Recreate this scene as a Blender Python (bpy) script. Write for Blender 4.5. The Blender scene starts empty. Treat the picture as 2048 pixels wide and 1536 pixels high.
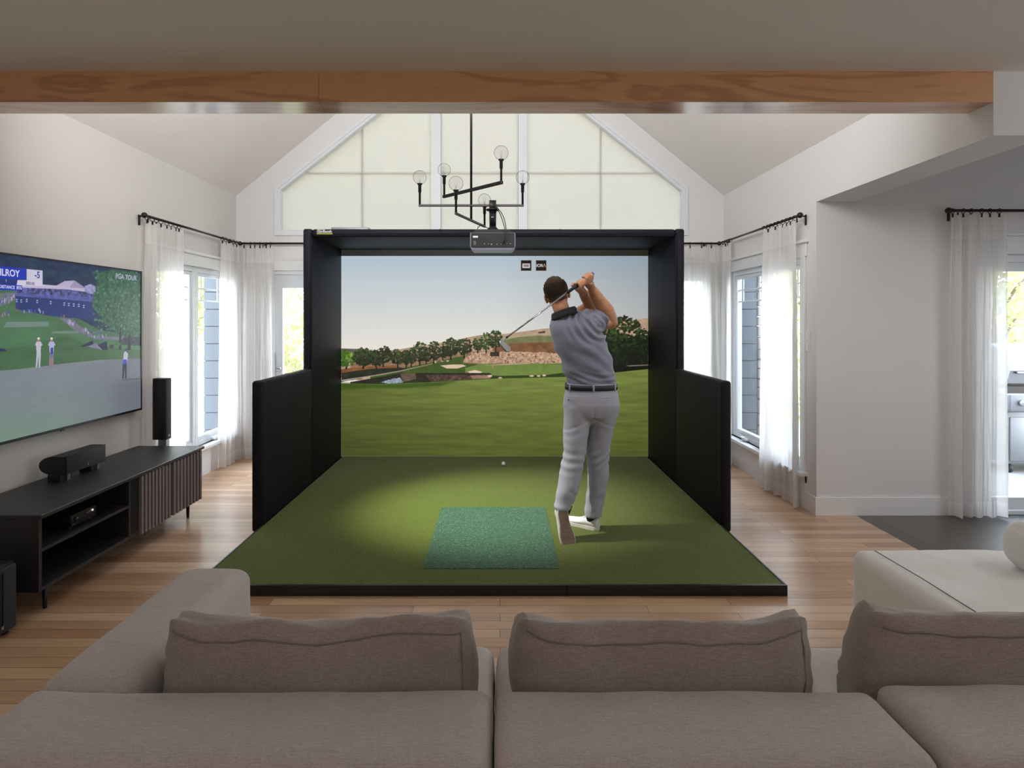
import bpy, bmesh, math, random
import numpy as np
from mathutils import Vector, Matrix, noise as mnoise
PI = math.pi
S = bpy.context.scene
COL = S.collection
rnd = random.Random(7)

# ---------------------------------------------------------------- camera
F = 1200.0                      # focal length in pixels of the 2048 px frame
CAMZ = 1.54
cam_d = bpy.data.cameras.new('camera'); cam = bpy.data.objects.new('camera', cam_d); COL.objects.link(cam)
cam.location = (0, 0, CAMZ); cam.rotation_euler = (PI/2, 0, 0)
cam_d.sensor_width = 36; cam_d.lens = F/2048*36
cam_d.shift_x = (1024-1000)/2048; cam_d.shift_y = -(768-640)/2048
cam_d.clip_start = 0.05; cam_d.clip_end = 200
S.camera = cam
# ---------------------------------------------------------------- view, sky and big lights
S.view_settings.view_transform = 'Standard'; S.view_settings.look = 'None'
S.view_settings.gamma = 1; S.view_settings.exposure = 0.0; S.view_settings.use_curve_mapping = False
S.cycles.max_bounces = 8; S.cycles.diffuse_bounces = 5; S.cycles.glossy_bounces = 3
S.cycles.transparent_max_bounces = 12; S.cycles.transmission_bounces = 4
S.cycles.sample_clamp_indirect = 4.0; S.cycles.caustics_reflective = False; S.cycles.caustics_refractive = False
w = bpy.data.worlds.new('sky'); S.world = w; w.use_nodes = True
nt = w.node_tree; bg = nt.nodes['Background']
tc = nt.nodes.new('ShaderNodeTexCoord'); sx = nt.nodes.new('ShaderNodeSeparateXYZ'); cr = nt.nodes.new('ShaderNodeValToRGB')
nt.links.new(tc.outputs['Generated'], sx.inputs[0]); nt.links.new(sx.outputs['Z'], cr.inputs[0]); nt.links.new(cr.outputs[0], bg.inputs[0])
cr.color_ramp.elements[0].position = 0.0; cr.color_ramp.elements[0].color = (0.92, 0.94, 0.93, 1)
cr.color_ramp.elements[1].position = 0.8; cr.color_ramp.elements[1].color = (0.66, 0.80, 1.0, 1)
bg.inputs[1].default_value = 13.0

def portal(loc, rot, sx_, sy_):
    l = bpy.data.lights.new('window_portal', 'AREA'); l.shape = 'RECTANGLE'; l.size = sx_; l.size_y = sy_; l.energy = 1
    l.cycles.is_portal = True
    o = bpy.data.objects.new('window_portal', l); COL.objects.link(o); o.location = loc; o.rotation_euler = rot
def lamp(name, loc, energy, color, radius=0.1, spot=None, aim=None, blend=0.5):
    l = bpy.data.lights.new(name, 'SPOT' if spot else 'POINT'); l.energy = energy; l.color = color; l.shadow_soft_size = radius
    if spot: l.spot_size = math.radians(spot); l.spot_blend = blend
    o = bpy.data.objects.new(name, l); COL.objects.link(o); o.location = loc
    if aim: o.rotation_euler = (Vector(aim)-Vector(loc)).to_track_quat('-Z', 'Y').to_euler()
    return o
portal((-2.99, 5.85, 1.17), (0, -PI/2, 0), 1.75, 1.45)          # left wall window
portal((2.55, 5.65, 1.17), (0, PI/2, 0), 1.75, 1.65)            # right wall window
portal((4.73, 4.78, 1.05), (-PI/2, 0, 0), 2.0, 2.1)             # sliding door
portal((-0.2, 6.85, 3.6), (-PI/2, 0, 0), 4.6, 2.4)              # gable window
portal((6.06, 1.5, 1.5), (0, PI/2, 0), 1.3, 1.2)                # window in the dining side wall
CEIL_E = 17
for x, y in ((-1.6, -0.6), (1.2, -0.6), (3.9, 0.6)):
    lamp('room_fill_lamp', (x, y, 2.70), CEIL_E, (1.0, 0.95, 0.91), 0.12)  # unseen lamps added as soft fill for the camera side
lamp('vault_spot_lamp', (-1.85, 4.15, 3.60), 1250, (1.0, 0.96, 0.86), 0.07, 37, (-0.05, 4.78, 0.06), 1.0)
lamp('dining_fill_lamp', (4.3, 2.6, 2.6), 30, (1.0, 0.97, 0.94), 0.15)  # added lamp that lifts the dining wall, out of view
la = bpy.data.lights.new('vault_fill_light', 'AREA'); la.shape = 'RECTANGLE'; la.size = 3.6; la.size_y = 0.06; la.energy = 75; la.color = (1.0, 0.97, 0.96)  # strip light added out of view to brighten vault and header
lo = bpy.data.objects.new('vault_fill_light', la); COL.objects.link(lo); lo.location = (-0.3, 3.262, 3.02); lo.rotation_euler = (math.radians(100), 0, 0)

# ---------------------------------------------------------------- helpers
def at(px, py, Y):
    """a pixel of the photograph at depth Y -> a point of the place"""
    return Vector(((px-1000)*Y/F, Y, CAMZ-(py-640)*Y/F))
def lin(c):
    c = c/255.0
    return c/12.92 if c <= 0.04045 else ((c+0.055)/1.055)**2.4
def rgb(r, g, b): return (lin(r), lin(g), lin(b), 1)

def tagk(o, label=None, cat=None, group=None, kind=None):
    if label: o['label'] = label
    if cat: o['category'] = cat
    if group: o['group'] = group
    if kind: o['kind'] = kind
    return o
def thing(name, label, cat, loc=(0, 0, 0), group=None, rotz=0, kind=None):
    o = bpy.data.objects.new(name, None); COL.objects.link(o); o.empty_display_size = 0.1
    o.location = loc; o.rotation_euler = (0, 0, rotz)
    return tagk(o, label, cat, group, kind)
def obj(name, bm, mat, parent=None, smooth=True, local=False):
    """link a bmesh as one mesh object; its coordinates are world ones unless local"""
    me = bpy.data.meshes.new(name); bmesh.ops.recalc_face_normals(bm, faces=bm.faces); bm.to_mesh(me); bm.free()
    if smooth: me.shade_smooth()
    me.materials.append(mat)
    o = bpy.data.objects.new(name, me); COL.objects.link(o)
    if parent is not None:
        o.parent = parent
        if not local:
            o.matrix_parent_inverse = pw(parent).inverted()
    return o
def pw(o):
    m = o.matrix_basis.copy()
    p = o.parent
    if p is not None: m = pw(p) @ o.matrix_parent_inverse @ m
    return m
def sharp(o, ang=35):
    """smooth shading that keeps hard edges"""
    o.data.set_sharp_from_angle(angle=math.radians(ang)); return o
def box(bm, x0, x1, y0, y1, z0, z1, bev=0.0, seg=2):
    t = bmesh.new(); bmesh.ops.create_cube(t, size=1)
    for v in t.verts: v.co = Vector(((x0+x1)/2+v.co.x*(x1-x0), (y0+y1)/2+v.co.y*(y1-y0), (z0+z1)/2+v.co.z*(z1-z0)))
    if bev: bmesh.ops.bevel(t, geom=t.edges[:], offset=bev, segments=seg, affect='EDGES', profile=0.5)
    add(bm, t)
def add(bm, t, M=None):
    if M is not None: bmesh.ops.transform(t, matrix=M, verts=t.verts)
    me = bpy.data.meshes.new('tmp'); t.to_mesh(me); t.free(); bm.from_mesh(me); bpy.data.meshes.remove(me)
def BX(*a, **k):
    bm = bmesh.new(); box(bm, *a, **k); return bm
def tube(bm, pts, rad, seg=12, caps=True):
    """a tube through pts; rad is one radius or a list of radii or (rx, ry) pairs"""
    pts = [Vector(p) for p in pts]; n = len(pts)
    if not hasattr(rad, '__len__'): rad = [rad]*n
    rings = []; up = None
    for i, p in enumerate(pts):
        d = (pts[min(i+1, n-1)]-pts[max(i-1, 0)]).normalized()
        if up is None:
            up = Vector((0, 0, 1)) if abs(d.z) < 0.9 else Vector((0, 1, 0))
        a = d.cross(up).normalized(); b = a.cross(d).normalized(); up = b
        r = rad[i]; rx, ry = (r if hasattr(r, '__len__') else (r, r))
        rings.append([bm.verts.new(p+a*math.cos(2*PI*k/seg)*rx+b*math.sin(2*PI*k/seg)*ry) for k in range(seg)])
    loft(bm, rings, caps)
def loft(bm, rings, caps=True):
    seg = len(rings[0])
    for i in range(len(rings)-1):
        for k in range(seg):
            bm.faces.new((rings[i][k], rings[i][(k+1) % seg], rings[i+1][(k+1) % seg], rings[i+1][k]))
    if caps:
        bm.faces.new(rings[0][::-1]); bm.faces.new(rings[-1])
def ell_rings(bm, data, seg=32, power=2.0):
    """horizontal elliptical rings: (x, y, z, rx, ry)"""
    rings = []
    for (x, y, z, rx, ry) in data:
        ring = []
        for k in range(seg):
            t = 2*PI*k/seg; c, s = math.cos(t), math.sin(t)
            e = 2.0/power
            ring.append(bm.verts.new((x+rx*math.copysign(abs(c)**e, c), y+ry*math.copysign(abs(s)**e, s), z)))
        rings.append(ring)
    loft(bm, rings)
def ball(bm, c, r, seg=16, M=None):
    t = bmesh.new(); bmesh.ops.create_uvsphere(t, u_segments=seg, v_segments=max(6, seg*2//3), radius=1)
    rr = r if hasattr(r, '__len__') else (r, r, r)
    for v in t.verts: v.co = Vector((v.co.x*rr[0], v.co.y*rr[1], v.co.z*rr[2]))
    T = Matrix.Translation(Vector(c))
    add(bm, t, T @ M if M is not None else T)
def cyl(bm, a, b, r, seg=16, r2=None):
    tube(bm, [a, b], [r, r if r2 is None else r2], seg)
def prism(bm, poly, axis, a0, a1):
    """extrude a polygon of (u, v) along an axis: 'y' -> (x, z), 'x' -> (y, z), 'z' -> (x, y)"""
    def P(u, v, a): return {'y': (u, a, v), 'x': (a, u, v), 'z': (u, v, a)}[axis]
    A = [bm.verts.new(P(u, v, a0)) for u, v in poly]; B = [bm.verts.new(P(u, v, a1)) for u, v in poly]
    n = len(poly)
    for i in range(n): bm.faces.new((A[i], A[(i+1) % n], B[(i+1) % n], B[i]))
    bm.faces.new(A[::-1]); bm.faces.new(B)
def holed(axis, u0, u1, z0, z1, a0, a1, holes, bm=None):
    """a wall slab with rectangular holes (u0,u1,z0,z1), made of blocks"""
    bm = bm or bmesh.new()
    us = sorted({u0, u1, *[h[0] for h in holes], *[h[1] for h in holes]})
    for i in range(len(us)-1):
        a, b = us[i], us[i+1]; m = (a+b)/2
        hz = sorted([(h[2], h[3]) for h in holes if h[0] <= m <= h[1]])
        z = z0
        for (p, q) in hz+[(z1, z1)]:
            if p > z+1e-6:
                if axis == 'y': box(bm, a, b, a0, a1, z, p)
                else: box(bm, a0, a1, a, b, z, p)
            z = q
    return bm
def text_mesh(name, s, size, mat, parent, M, depth=0.0005, align='LEFT', sx_=1.0, bold=0.0):
    cu = bpy.data.curves.new(name, 'FONT'); cu.body = s; cu.size = size; cu.extrude = depth; cu.align_x = align; cu.resolution_u = 3; cu.offset = bold
    t = bpy.data.objects.new(name+'_c', cu); COL.objects.link(t)
    dg = bpy.context.evaluated_depsgraph_get(); me = bpy.data.meshes.new_from_object(t.evaluated_get(dg))
    bpy.data.objects.remove(t)
    me.transform(M @ Matrix.Diagonal((sx_, 1, 1, 1))); me.materials.clear(); me.materials.append(mat)
    o = bpy.data.objects.new(name, me); COL.objects.link(o); o.parent = parent
    o.matrix_parent_inverse = pw(parent).inverted()
    return o

# ---------------------------------------------------------------- materials
def newmat(name):
    m = bpy.data.materials.new(name); m.use_nodes = True
    nt = m.node_tree; return m, nt, nt.nodes['Principled BSDF']
def N(nt, t, **kw):
    n = nt.nodes.new(t)
    for k, v in kw.items():
        if k in n.inputs: n.inputs[k].default_value = v
        else: setattr(n, k, v)
    return n
def mapping(nt, scale=(1, 1, 1), coord='Object', rot=(0, 0, 0)):
    tc = nt.nodes.new('ShaderNodeTexCoord'); mp = nt.nodes.new('ShaderNodeMapping')
    mp.inputs['Scale'].default_value = scale; mp.inputs['Rotation'].default_value = rot
    nt.links.new(tc.outputs[coord], mp.inputs[0]); return mp
def plain(name, c, rough=0.6, metal=0.0, spec=0.5, nscale=0, nmix=0.15, bump=0.0, bscale=200, stretch=(1, 1, 1), coat=0.0):
    m, nt, p = newmat(name)
    p.inputs['Base Color'].default_value = c; p.inputs['Roughness'].default_value = rough; p.inputs['Metallic'].default_value = metal
    p.inputs['Specular IOR Level'].default_value = spec; p.inputs['Coat Weight'].default_value = coat
    if nscale:
        mp = mapping(nt, stretch); n = N(nt, 'ShaderNodeTexNoise', Scale=nscale, Detail=4.0); nt.links.new(mp.outputs[0], n.inputs['Vector'])
        mx = N(nt, 'ShaderNodeMix', data_type='RGBA'); nt.links.new(n.outputs[0], mx.inputs[0])
        mx.inputs[6].default_value = [x*(1-nmix) for x in c[:3]]+[1]; mx.inputs[7].default_value = [min(1, x*(1+nmix)) for x in c[:3]]+[1]
        nt.links.new(mx.outputs[2], p.inputs['Base Color'])
    if bump:
        mp = mapping(nt, stretch); n = N(nt, 'ShaderNodeTexNoise', Scale=bscale, Detail=3.0); nt.links.new(mp.outputs[0], n.inputs['Vector'])
        b = N(nt, 'ShaderNodeBump', Strength=bump, Distance=0.004); nt.links.new(n.outputs[0], b.inputs['Height']); nt.links.new(b.outputs[0], p.inputs['Normal'])
    return m
def emit(name, c, s=1.0):
    m, nt, p = newmat(name); p.inputs['Base Color'].default_value = (0, 0, 0, 1)
    p.inputs['Emission Color'].default_value = c; p.inputs['Emission Strength'].default_value = s; p.inputs['Roughness'].default_value = 0.5
    p.inputs['Specular IOR Level'].default_value = 0.1
    return m
M = {}
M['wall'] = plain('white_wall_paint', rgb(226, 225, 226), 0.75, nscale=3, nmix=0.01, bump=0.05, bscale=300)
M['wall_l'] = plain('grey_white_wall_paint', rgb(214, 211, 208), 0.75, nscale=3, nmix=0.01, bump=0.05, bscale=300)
M['ceil'] = plain('ceiling_paint', rgb(232, 228, 224), 0.85, nscale=3, nmix=0.01)
M['trim'] = plain('white_trim_paint', rgb(232, 233, 234), 0.4, nscale=5, nmix=0.01)
M['frame'] = plain('white_pvc_frame', rgb(225, 230, 235), 0.35, nscale=5, nmix=0.01)
M['blackm'] = plain('black_metal', rgb(38, 36, 36), 0.35, 0.6, nscale=20, nmix=0.1)
M['rodm'] = plain('dark_bronze_metal', rgb(60, 54, 52), 0.3, 0.8, nscale=20, nmix=0.1)
M['pad'] = plain('navy_black_padding', rgb(20, 21, 32), 0.6, spec=0.25, nscale=4, nmix=0.12, bump=0.25, bscale=18)
M['pad_end'] = plain('black_padding_edge', rgb(16, 16, 22), 0.6, spec=0.25, nscale=4, nmix=0.1, bump=0.15, bscale=25)
M['blackwood'] = plain('black_stained_wood', rgb(44, 43, 46), 0.42, nscale=14, nmix=0.28, stretch=(1.2, 0.25, 1.2), bump=0.15, bscale=50)
M['slat'] = plain('charcoal_slat_wood', rgb(126, 116, 116), 0.5, nscale=30, nmix=0.2, stretch=(1, 1, .15))
M['blackcav'] = plain('matte_black_board', rgb(16, 16, 17), 0.7, nscale=10, nmix=0.1)
M['plastic'] = plain('black_plastic', rgb(24, 24, 27), 0.45, nscale=40, nmix=0.1)
M['grille'] = plain('black_speaker_cloth', rgb(30, 30, 36), 0.8, nscale=300, nmix=0.3, bump=0.3, bscale=600)
M['silver'] = plain('brushed_silver', rgb(170, 170, 175), 0.3, 0.8, nscale=60, nmix=0.08)
M['steel'] = plain('polished_steel', rgb(190, 192, 196), 0.22, 1.0, nscale=60, nmix=0.05)
M['whitep'] = plain('white_plastic', rgb(225, 225, 225), 0.4, nscale=20, nmix=0.02)
M['rubber'] = plain('black_rubber', rgb(25, 25, 27), 0.7, nscale=80, nmix=0.2)

def wood_beam():
    m, nt, p = newmat('maple_beam_veneer')
    mp = mapping(nt, (0.55, 3.0, 3.4)); L = nt.links
    n1 = N(nt, 'ShaderNodeTexNoise', Scale=1.6, Detail=3.0, Distortion=0.6); L.new(mp.outputs[0], n1.inputs['Vector'])
    ml = N(nt, 'ShaderNodeMath', operation='MULTIPLY'); L.new(n1.outputs[0], ml.inputs[0]); ml.inputs[1].default_value = 34.0
    sn = N(nt, 'ShaderNodeMath', operation='SINE'); L.new(ml.outputs[0], sn.inputs[0])
    mp2 = mapping(nt, (3, 60, 60)); n2 = N(nt, 'ShaderNodeTexNoise', Scale=3.0, Detail=4.0); L.new(mp2.outputs[0], n2.inputs['Vector'])
    cr = N(nt, 'ShaderNodeValToRGB'); L.new(sn.outputs[0], cr.inputs[0])
    e = cr.color_ramp.elements; e[0].position = 0.0; e[0].color = rgb(222, 168, 120); e[1].position = 0.95; e[1].color = rgb(198, 144, 98)
    mx = N(nt, 'ShaderNodeMix', data_type='RGBA'); mx.blend_type = 'MULTIPLY'; mx.inputs[0].default_value = 0.25
    L.new(cr.outputs[0], mx.inputs[6]); L.new(n2.outputs[0], mx.inputs[7]); L.new(mx.outputs[2], p.inputs['Base Color'])
    p.inputs['Roughness'].default_value = 0.32; p.inputs['Coat Weight'].default_value = 0.9; p.inputs['Coat Roughness'].default_value = 0.15
    return m
M['beam'] = wood_beam()
def wood_floor():
    m, nt, p = newmat('light_maple_planks'); L = nt.links
    mp = mapping(nt, (1, 1, 1))
    br = N(nt, 'ShaderNodeTexBrick', Scale=1.0); br.offset = 0.37; br.offset_frequency = 2
    br.inputs['Brick Width'].default_value = 1.25; br.inputs['Row Height'].default_value = 0.083; br.inputs['Mortar Size'].default_value = 0.0018
    br.inputs['Mortar Smooth'].default_value = 0.3; br.inputs['Bias'].default_value = 0.0
    br.inputs['Color1'].default_value = rgb(222, 190, 158); br.inputs['Color2'].default_value = rgb(182, 142, 108); br.inputs['Mortar'].default_value = rgb(120, 88, 62)
    L.new(mp.outputs[0], br.inputs['Vector'])
    mp2 = mapping(nt, (1.2, 14, 1)); n = N(nt, 'ShaderNodeTexNoise', Scale=2.5, Detail=6.0, Distortion=0.5); L.new(mp2.outputs[0], n.inputs['Vector'])
    cr = N(nt, 'ShaderNodeValToRGB'); e = cr.color_ramp.elements; e[0].position = 0.3; e[0].color = (0.80, 0.77, 0.74, 1); e[1].position = 0.75; e[1].color = (1.05, 1.03, 1.0, 1)
    L.new(n.outputs[0], cr.inputs[0])
    mx = N(nt, 'ShaderNodeMix', data_type='RGBA'); mx.blend_type = 'MULTIPLY'; mx.inputs[0].default_value = 0.8
    L.new(br.outputs[0], mx.inputs[6]); L.new(cr.outputs[0], mx.inputs[7]); L.new(mx.outputs[2], p.inputs['Base Color'])
    p.inputs['Roughness'].default_value = 0.3; p.inputs['Coat Weight'].default_value = 0.6; p.inputs['Coat Roughness'].default_value = 0.25
    b = N(nt, 'ShaderNodeBump', Strength=0.25, Distance=0.001); L.new(br.outputs['Fac'], b.inputs['Height']); b.invert = True; L.new(b.outputs[0], p.inputs['Normal'])
    return m
M['floor'] = wood_floor()
def tile_floor():
    m, nt, p = newmat('dark_slate_tiles'); L = nt.links
    mp = mapping(nt, (1, 1, 1)); mp.inputs['Location'].default_value = (0.12, 0.2, 0)
    br = N(nt, 'ShaderNodeTexBrick', Scale=1.0); br.offset = 0.5
    br.inputs['Brick Width'].default_value = 0.61; br.inputs['Row Height'].default_value = 0.61; br.inputs['Mortar Size'].default_value = 0.003
    br.inputs['Color1'].default_value = rgb(88, 82, 79); br.inputs['Color2'].default_value = rgb(78, 74, 72); br.inputs['Mortar'].default_value = rgb(48, 45, 44)
    L.new(mp.outputs[0], br.inputs['Vector']); L.new(br.outputs[0], p.inputs['Base Color'])
    p.inputs['Roughness'].default_value = 0.3
    return m
M['tile'] = tile_floor()
def fabric(name, c1, c2, sheen=0.3):
    m, nt, p = newmat(name); L = nt.links
    mp = mapping(nt, (1, 1, 1)); n = N(nt, 'ShaderNodeTexNoise', Scale=260.0, Detail=3.0); L.new(mp.outputs[0], n.inputs['Vector'])
    mp3 = mapping(nt, (4, 60, 60)); n3 = N(nt, 'ShaderNodeTexNoise', Scale=9.0, Detail=2.0); L.new(mp3.outputs[0], n3.inputs['Vector'])
    av = N(nt, 'ShaderNodeMath', operation='ADD'); L.new(n.outputs[0], av.inputs[0]); L.new(n3.outputs[0], av.inputs[1])
    hf = N(nt, 'ShaderNodeMath', operation='MULTIPLY'); hf.inputs[1].default_value = 0.5; L.new(av.outputs[0], hf.inputs[0])
    cr = N(nt, 'ShaderNodeValToRGB'); e = cr.color_ramp.elements; e[0].position = 0.35; e[0].color = c1; e[1].position = 0.65; e[1].color = c2
    L.new(hf.outputs[0], cr.inputs[0]); L.new(cr.outputs[0], p.inputs['Base Color'])
    p.inputs['Roughness'].default_value = 0.9; p.inputs['Sheen Weight'].default_value = sheen; p.inputs['Specular IOR Level'].default_value = 0.2
    b = N(nt, 'ShaderNodeBump', Strength=0.35, Distance=0.002); L.new(hf.outputs[0], b.inputs['Height']); L.new(b.outputs[0], p.inputs['Normal'])
    return m
M['sofa'] = fabric('greige_sofa_linen', rgb(172, 163, 160), rgb(200, 193, 191))
M['cushion'] = fabric('warm_grey_cushion_linen', rgb(138, 126, 119), rgb(166, 155, 148))
M['white_fabric'] = fabric('off_white_bouclé', rgb(215, 212, 208), rgb(236, 234, 232))
M['piping'] = plain('sofa_seam_thread', rgb(128, 118, 110), 0.9, nscale=100, nmix=0.1)
def turf(name, c1, c2, c3, scale):
    m, nt, p = newmat(name); L = nt.links
    mp = mapping(nt); n = N(nt, 'ShaderNodeTexNoise', Scale=scale, Detail=3.0, Roughness=0.7); L.new(mp.outputs[0], n.inputs['Vector'])
    cr = N(nt, 'ShaderNodeValToRGB'); e = cr.color_ramp.elements; e[0].position = 0.32; e[0].color = c1; e[1].position = 0.7; e[1].color = c3
    x = e.new(0.5); x.color = c2
    L.new(n.outputs[0], cr.inputs[0]); L.new(cr.outputs[0], p.inputs['Base Color'])
    p.inputs['Roughness'].default_value = 0.95; p.inputs['Specular IOR Level'].default_value = 0.15; p.inputs['Sheen Weight'].default_value = 0.2
    b = N(nt, 'ShaderNodeBump', Strength=0.9, Distance=0.006); L.new(n.outputs[0], b.inputs['Height']); L.new(b.outputs[0], p.inputs['Normal'])
    return m
M['turf'] = turf('olive_green_turf', rgb(58, 72, 10), rgb(80, 96, 20), rgb(102, 116, 34), 120)
M['hit'] = turf('teal_green_nylon_turf', rgb(20, 58, 40), rgb(42, 86, 62), rgb(104, 138, 114), 110)
def sheer():
    m, nt, p = newmat('white_sheer_voile'); L = nt.links; nt.nodes.remove(p); out = nt.nodes['Material Output']
    mp = mapping(nt, (1, 1, 1)); sx = N(nt, 'ShaderNodeSeparateXYZ'); L.new(mp.outputs[0], sx.inputs[0])
    g1 = N(nt, 'ShaderNodeMath', operation='GREATER_THAN'); g1.inputs[1].default_value = 2.17; L.new(sx.outputs['Z'], g1.inputs[0])
    g2 = N(nt, 'ShaderNodeMath', operation='LESS_THAN'); g2.inputs[1].default_value = 0.13; L.new(sx.outputs['Z'], g2.inputs[0])
    ad = N(nt, 'ShaderNodeMath', operation='ADD'); L.new(g1.outputs[0], ad.inputs[0]); L.new(g2.outputs[0], ad.inputs[1])
    n = N(nt, 'ShaderNodeTexNoise', Scale=400.0, Detail=1.0); L.new(mp.outputs[0], n.inputs['Vector'])
    ma = N(nt, 'ShaderNodeMath', operation='MULTIPLY_ADD'); L.new(ad.outputs[0], ma.inputs[0]); ma.inputs[1].default_value = 0.12; ma.inputs[2].default_value = 0.82
    d = N(nt, 'ShaderNodeBsdfDiffuse'); d.inputs[0].default_value = rgb(246, 244, 242)
    t = N(nt, 'ShaderNodeBsdfTranslucent'); t.inputs[0].default_value = rgb(240, 239, 238)
    m1 = N(nt, 'ShaderNodeMixShader'); m1.inputs[0].default_value = 0.5; L.new(d.outputs[0], m1.inputs[1]); L.new(t.outputs[0], m1.inputs[2])
    tr = N(nt, 'ShaderNodeBsdfTransparent'); m2 = N(nt, 'ShaderNodeMixShader'); L.new(ma.outputs[0], m2.inputs[0]); L.new(tr.outputs[0], m2.inputs[1]); L.new(m1.outputs[0], m2.inputs[2])
    L.new(m2.outputs[0], out.inputs[0]); return m
M['sheer'] = sheer()
def shade_mat():
    m, nt, p = newmat('cream_roller_shade'); L = nt.links; nt.nodes.remove(p); out = nt.nodes['Material Output']
    d = N(nt, 'ShaderNodeBsdfDiffuse'); d.inputs[0].default_value = rgb(225, 220, 205)
    t = N(nt, 'ShaderNodeBsdfTranslucent'); t.inputs[0].default_value = (0.47, 0.455, 0.425, 1)
    a = N(nt, 'ShaderNodeMixShader'); a.inputs[0].default_value = 0.72
    L.new(d.outputs[0], a.inputs[1]); L.new(t.outputs[0], a.inputs[2]); L.new(a.outputs[0], out.inputs[0]); return m
M['shade'] = shade_mat()
def glass(name, tint=(1, 1, 1, 1), refl=0.06):
    m, nt, p = newmat(name); L = nt.links; nt.nodes.remove(p); out = nt.nodes['Material Output']
    tr = N(nt, 'ShaderNodeBsdfTransparent'); tr.inputs[0].default_value = tint
    g = N(nt, 'ShaderNodeBsdfGlossy', Roughness=0.02); lw = N(nt, 'ShaderNodeLayerWeight', Blend=refl)
    m2 = N(nt, 'ShaderNodeMixShader'); L.new(lw.outputs['Fresnel'], m2.inputs[0]); L.new(tr.outputs[0], m2.inputs[1]); L.new(g.outputs[0], m2.inputs[2])
    L.new(m2.outputs[0], out.inputs[0]); return m
M['glass'] = glass('window_glass')
M['bulb'] = glass('clear_bulb_glass', (0.985, 0.985, 0.985, 1), 0.045)
def picture(name, strength=1.0):
    m, nt, p = newmat(name); a = N(nt, 'ShaderNodeVertexColor'); a.layer_name = 'pic'
    nt.links.new(a.outputs[0], p.inputs['Emission Color']); p.inputs['Emission Strength'].default_value = strength
    p.inputs['Base Color'].default_value = (0.02, 0.02, 0.02, 1); p.inputs['Roughness'].default_value = 0.35; p.inputs['Specular IOR Level'].default_value = 0.2
    return m
# ================================================================ THE ROOM
XL, XR, YB = -2.95, 2.5, 6.71
def struct(name, bm, mat, smooth=False):
    o = obj(name, bm, mat, None, smooth); o['kind'] = 'structure'; return o
bm = bmesh.new(); box(bm, -3.1, 2.8, -3.1, 6.9, -0.1, 0); struct('floor', bm, M['floor'])
bm = bmesh.new(); box(bm, 2.8, 6.1, -3.1, 4.94, -0.1, 0); struct('floor_tile', bm, M['tile'])
# walls
LW = (5.12, 6.58, 0.30, 2.06)       # left window opening (y0, y1, z0, z1)
RW = (4.86, 6.50, 0.30, 2.06)       # right window opening
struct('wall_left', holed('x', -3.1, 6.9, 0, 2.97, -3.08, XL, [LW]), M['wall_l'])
struct('wall_right', holed('x', 4.94, 6.9, 0, 2.97, XR, XR+0.12, [(4.97, RW[1], RW[2], RW[3])]), M['wall'])
bm = holed('y', XR, 6.2, 0, 3.05, 4.74, 4.94, [(3.80, 5.65, 0.0, 2.06)]); struct('wall_front', bm, M['wall'])
bm = bmesh.new()                    # header over the wide opening, an L of two runs
box(bm, XR, 2.80, 3.04, 4.74, 2.475, 3.05); box(bm, 2.80, 6.1, 3.04, 3.21, 2.475, 3.05); struct('wall_header', bm, M['wall'])
# back gable wall
AX, AZ, SL = -0.225, 2.93, 0.82
apex = AZ+SL*(XR-AX)
bm = holed('y', -3.08, XR+0.12, 0, 2.52, YB, YB+0.14, [(-2.64, -1.72, 0.0, 2.09), (1.75, 2.36, 0.30, 2.06)])
WB, WL_, WR_, WC = 2.52, -2.483, 2.064, 3.005
wax = (WL_+WR_)/2; waz = WC+0.79*(wax-WL_)
for poly in ([(-3.08, WB), (WL_, WB), (WL_, WC), (-3.08, AZ+0.05)], [(WR_, WB), (XR+0.12, WB), (XR+0.12, AZ+0.05), (WR_, WC)],
             [(-3.08, AZ+0.05), (WL_, WC), (wax, waz), (AX, apex+0.15)], [(WR_, WC), (XR+0.12, AZ+0.05), (AX, apex+0.15), (wax, waz)]):
    prism(bm, poly, 'y', YB, YB+0.14)
struct('wall_back', bm, M['wall'])
bm = bmesh.new()                    # gable wall standing on the beam, closing the vault towards the camera side
prism(bm, [(-3.08, 2.80), (XR+0.3, 2.80), (XR+0.3, AZ), (XR, AZ), (AX, apex+0.1), (XL, AZ), (-3.08, AZ)], 'y', 3.06, 3.2); struct('wall_over_beam', bm, M['wall'])
struct('wall_side', holed('x', -3.1, 4.94, 0, 3.05, 6.0, 6.12, [(0.9, 2.1, 0.9, 2.1)]), M['wall'])
struct('wall_rear', holed('y', -3.1, 6.12, 0, 3.05, -3.12, -3.0, []), M['wall'])
bm = bmesh.new(); box(bm, -3.08, 6.12, -3.12, 3.04, 2.80, 2.95); struct('ceiling', bm, M['ceil'])
bm = bmesh.new(); box(bm, 2.8, 6.12, 3.21, 4.94, 3.05, 3.15)
struct('ceiling_dining', bm, M['ceil'])
bm = bmesh.new()
prism(bm, [(XL-0.13, AZ-SL*0.13), (AX, apex), (AX, apex+0.14), (XL-0.13, AZ-SL*0.13+0.14)], 'y', 3.2, 6.9)
prism(bm, [(AX, apex), (XR+0.13, AZ-SL*0.13), (XR+0.13, AZ-SL*0.13+0.14), (AX, apex+0.14)], 'y', 3.2, 6.9)
struct('ceiling_vault', bm, M['ceil'])
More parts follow.
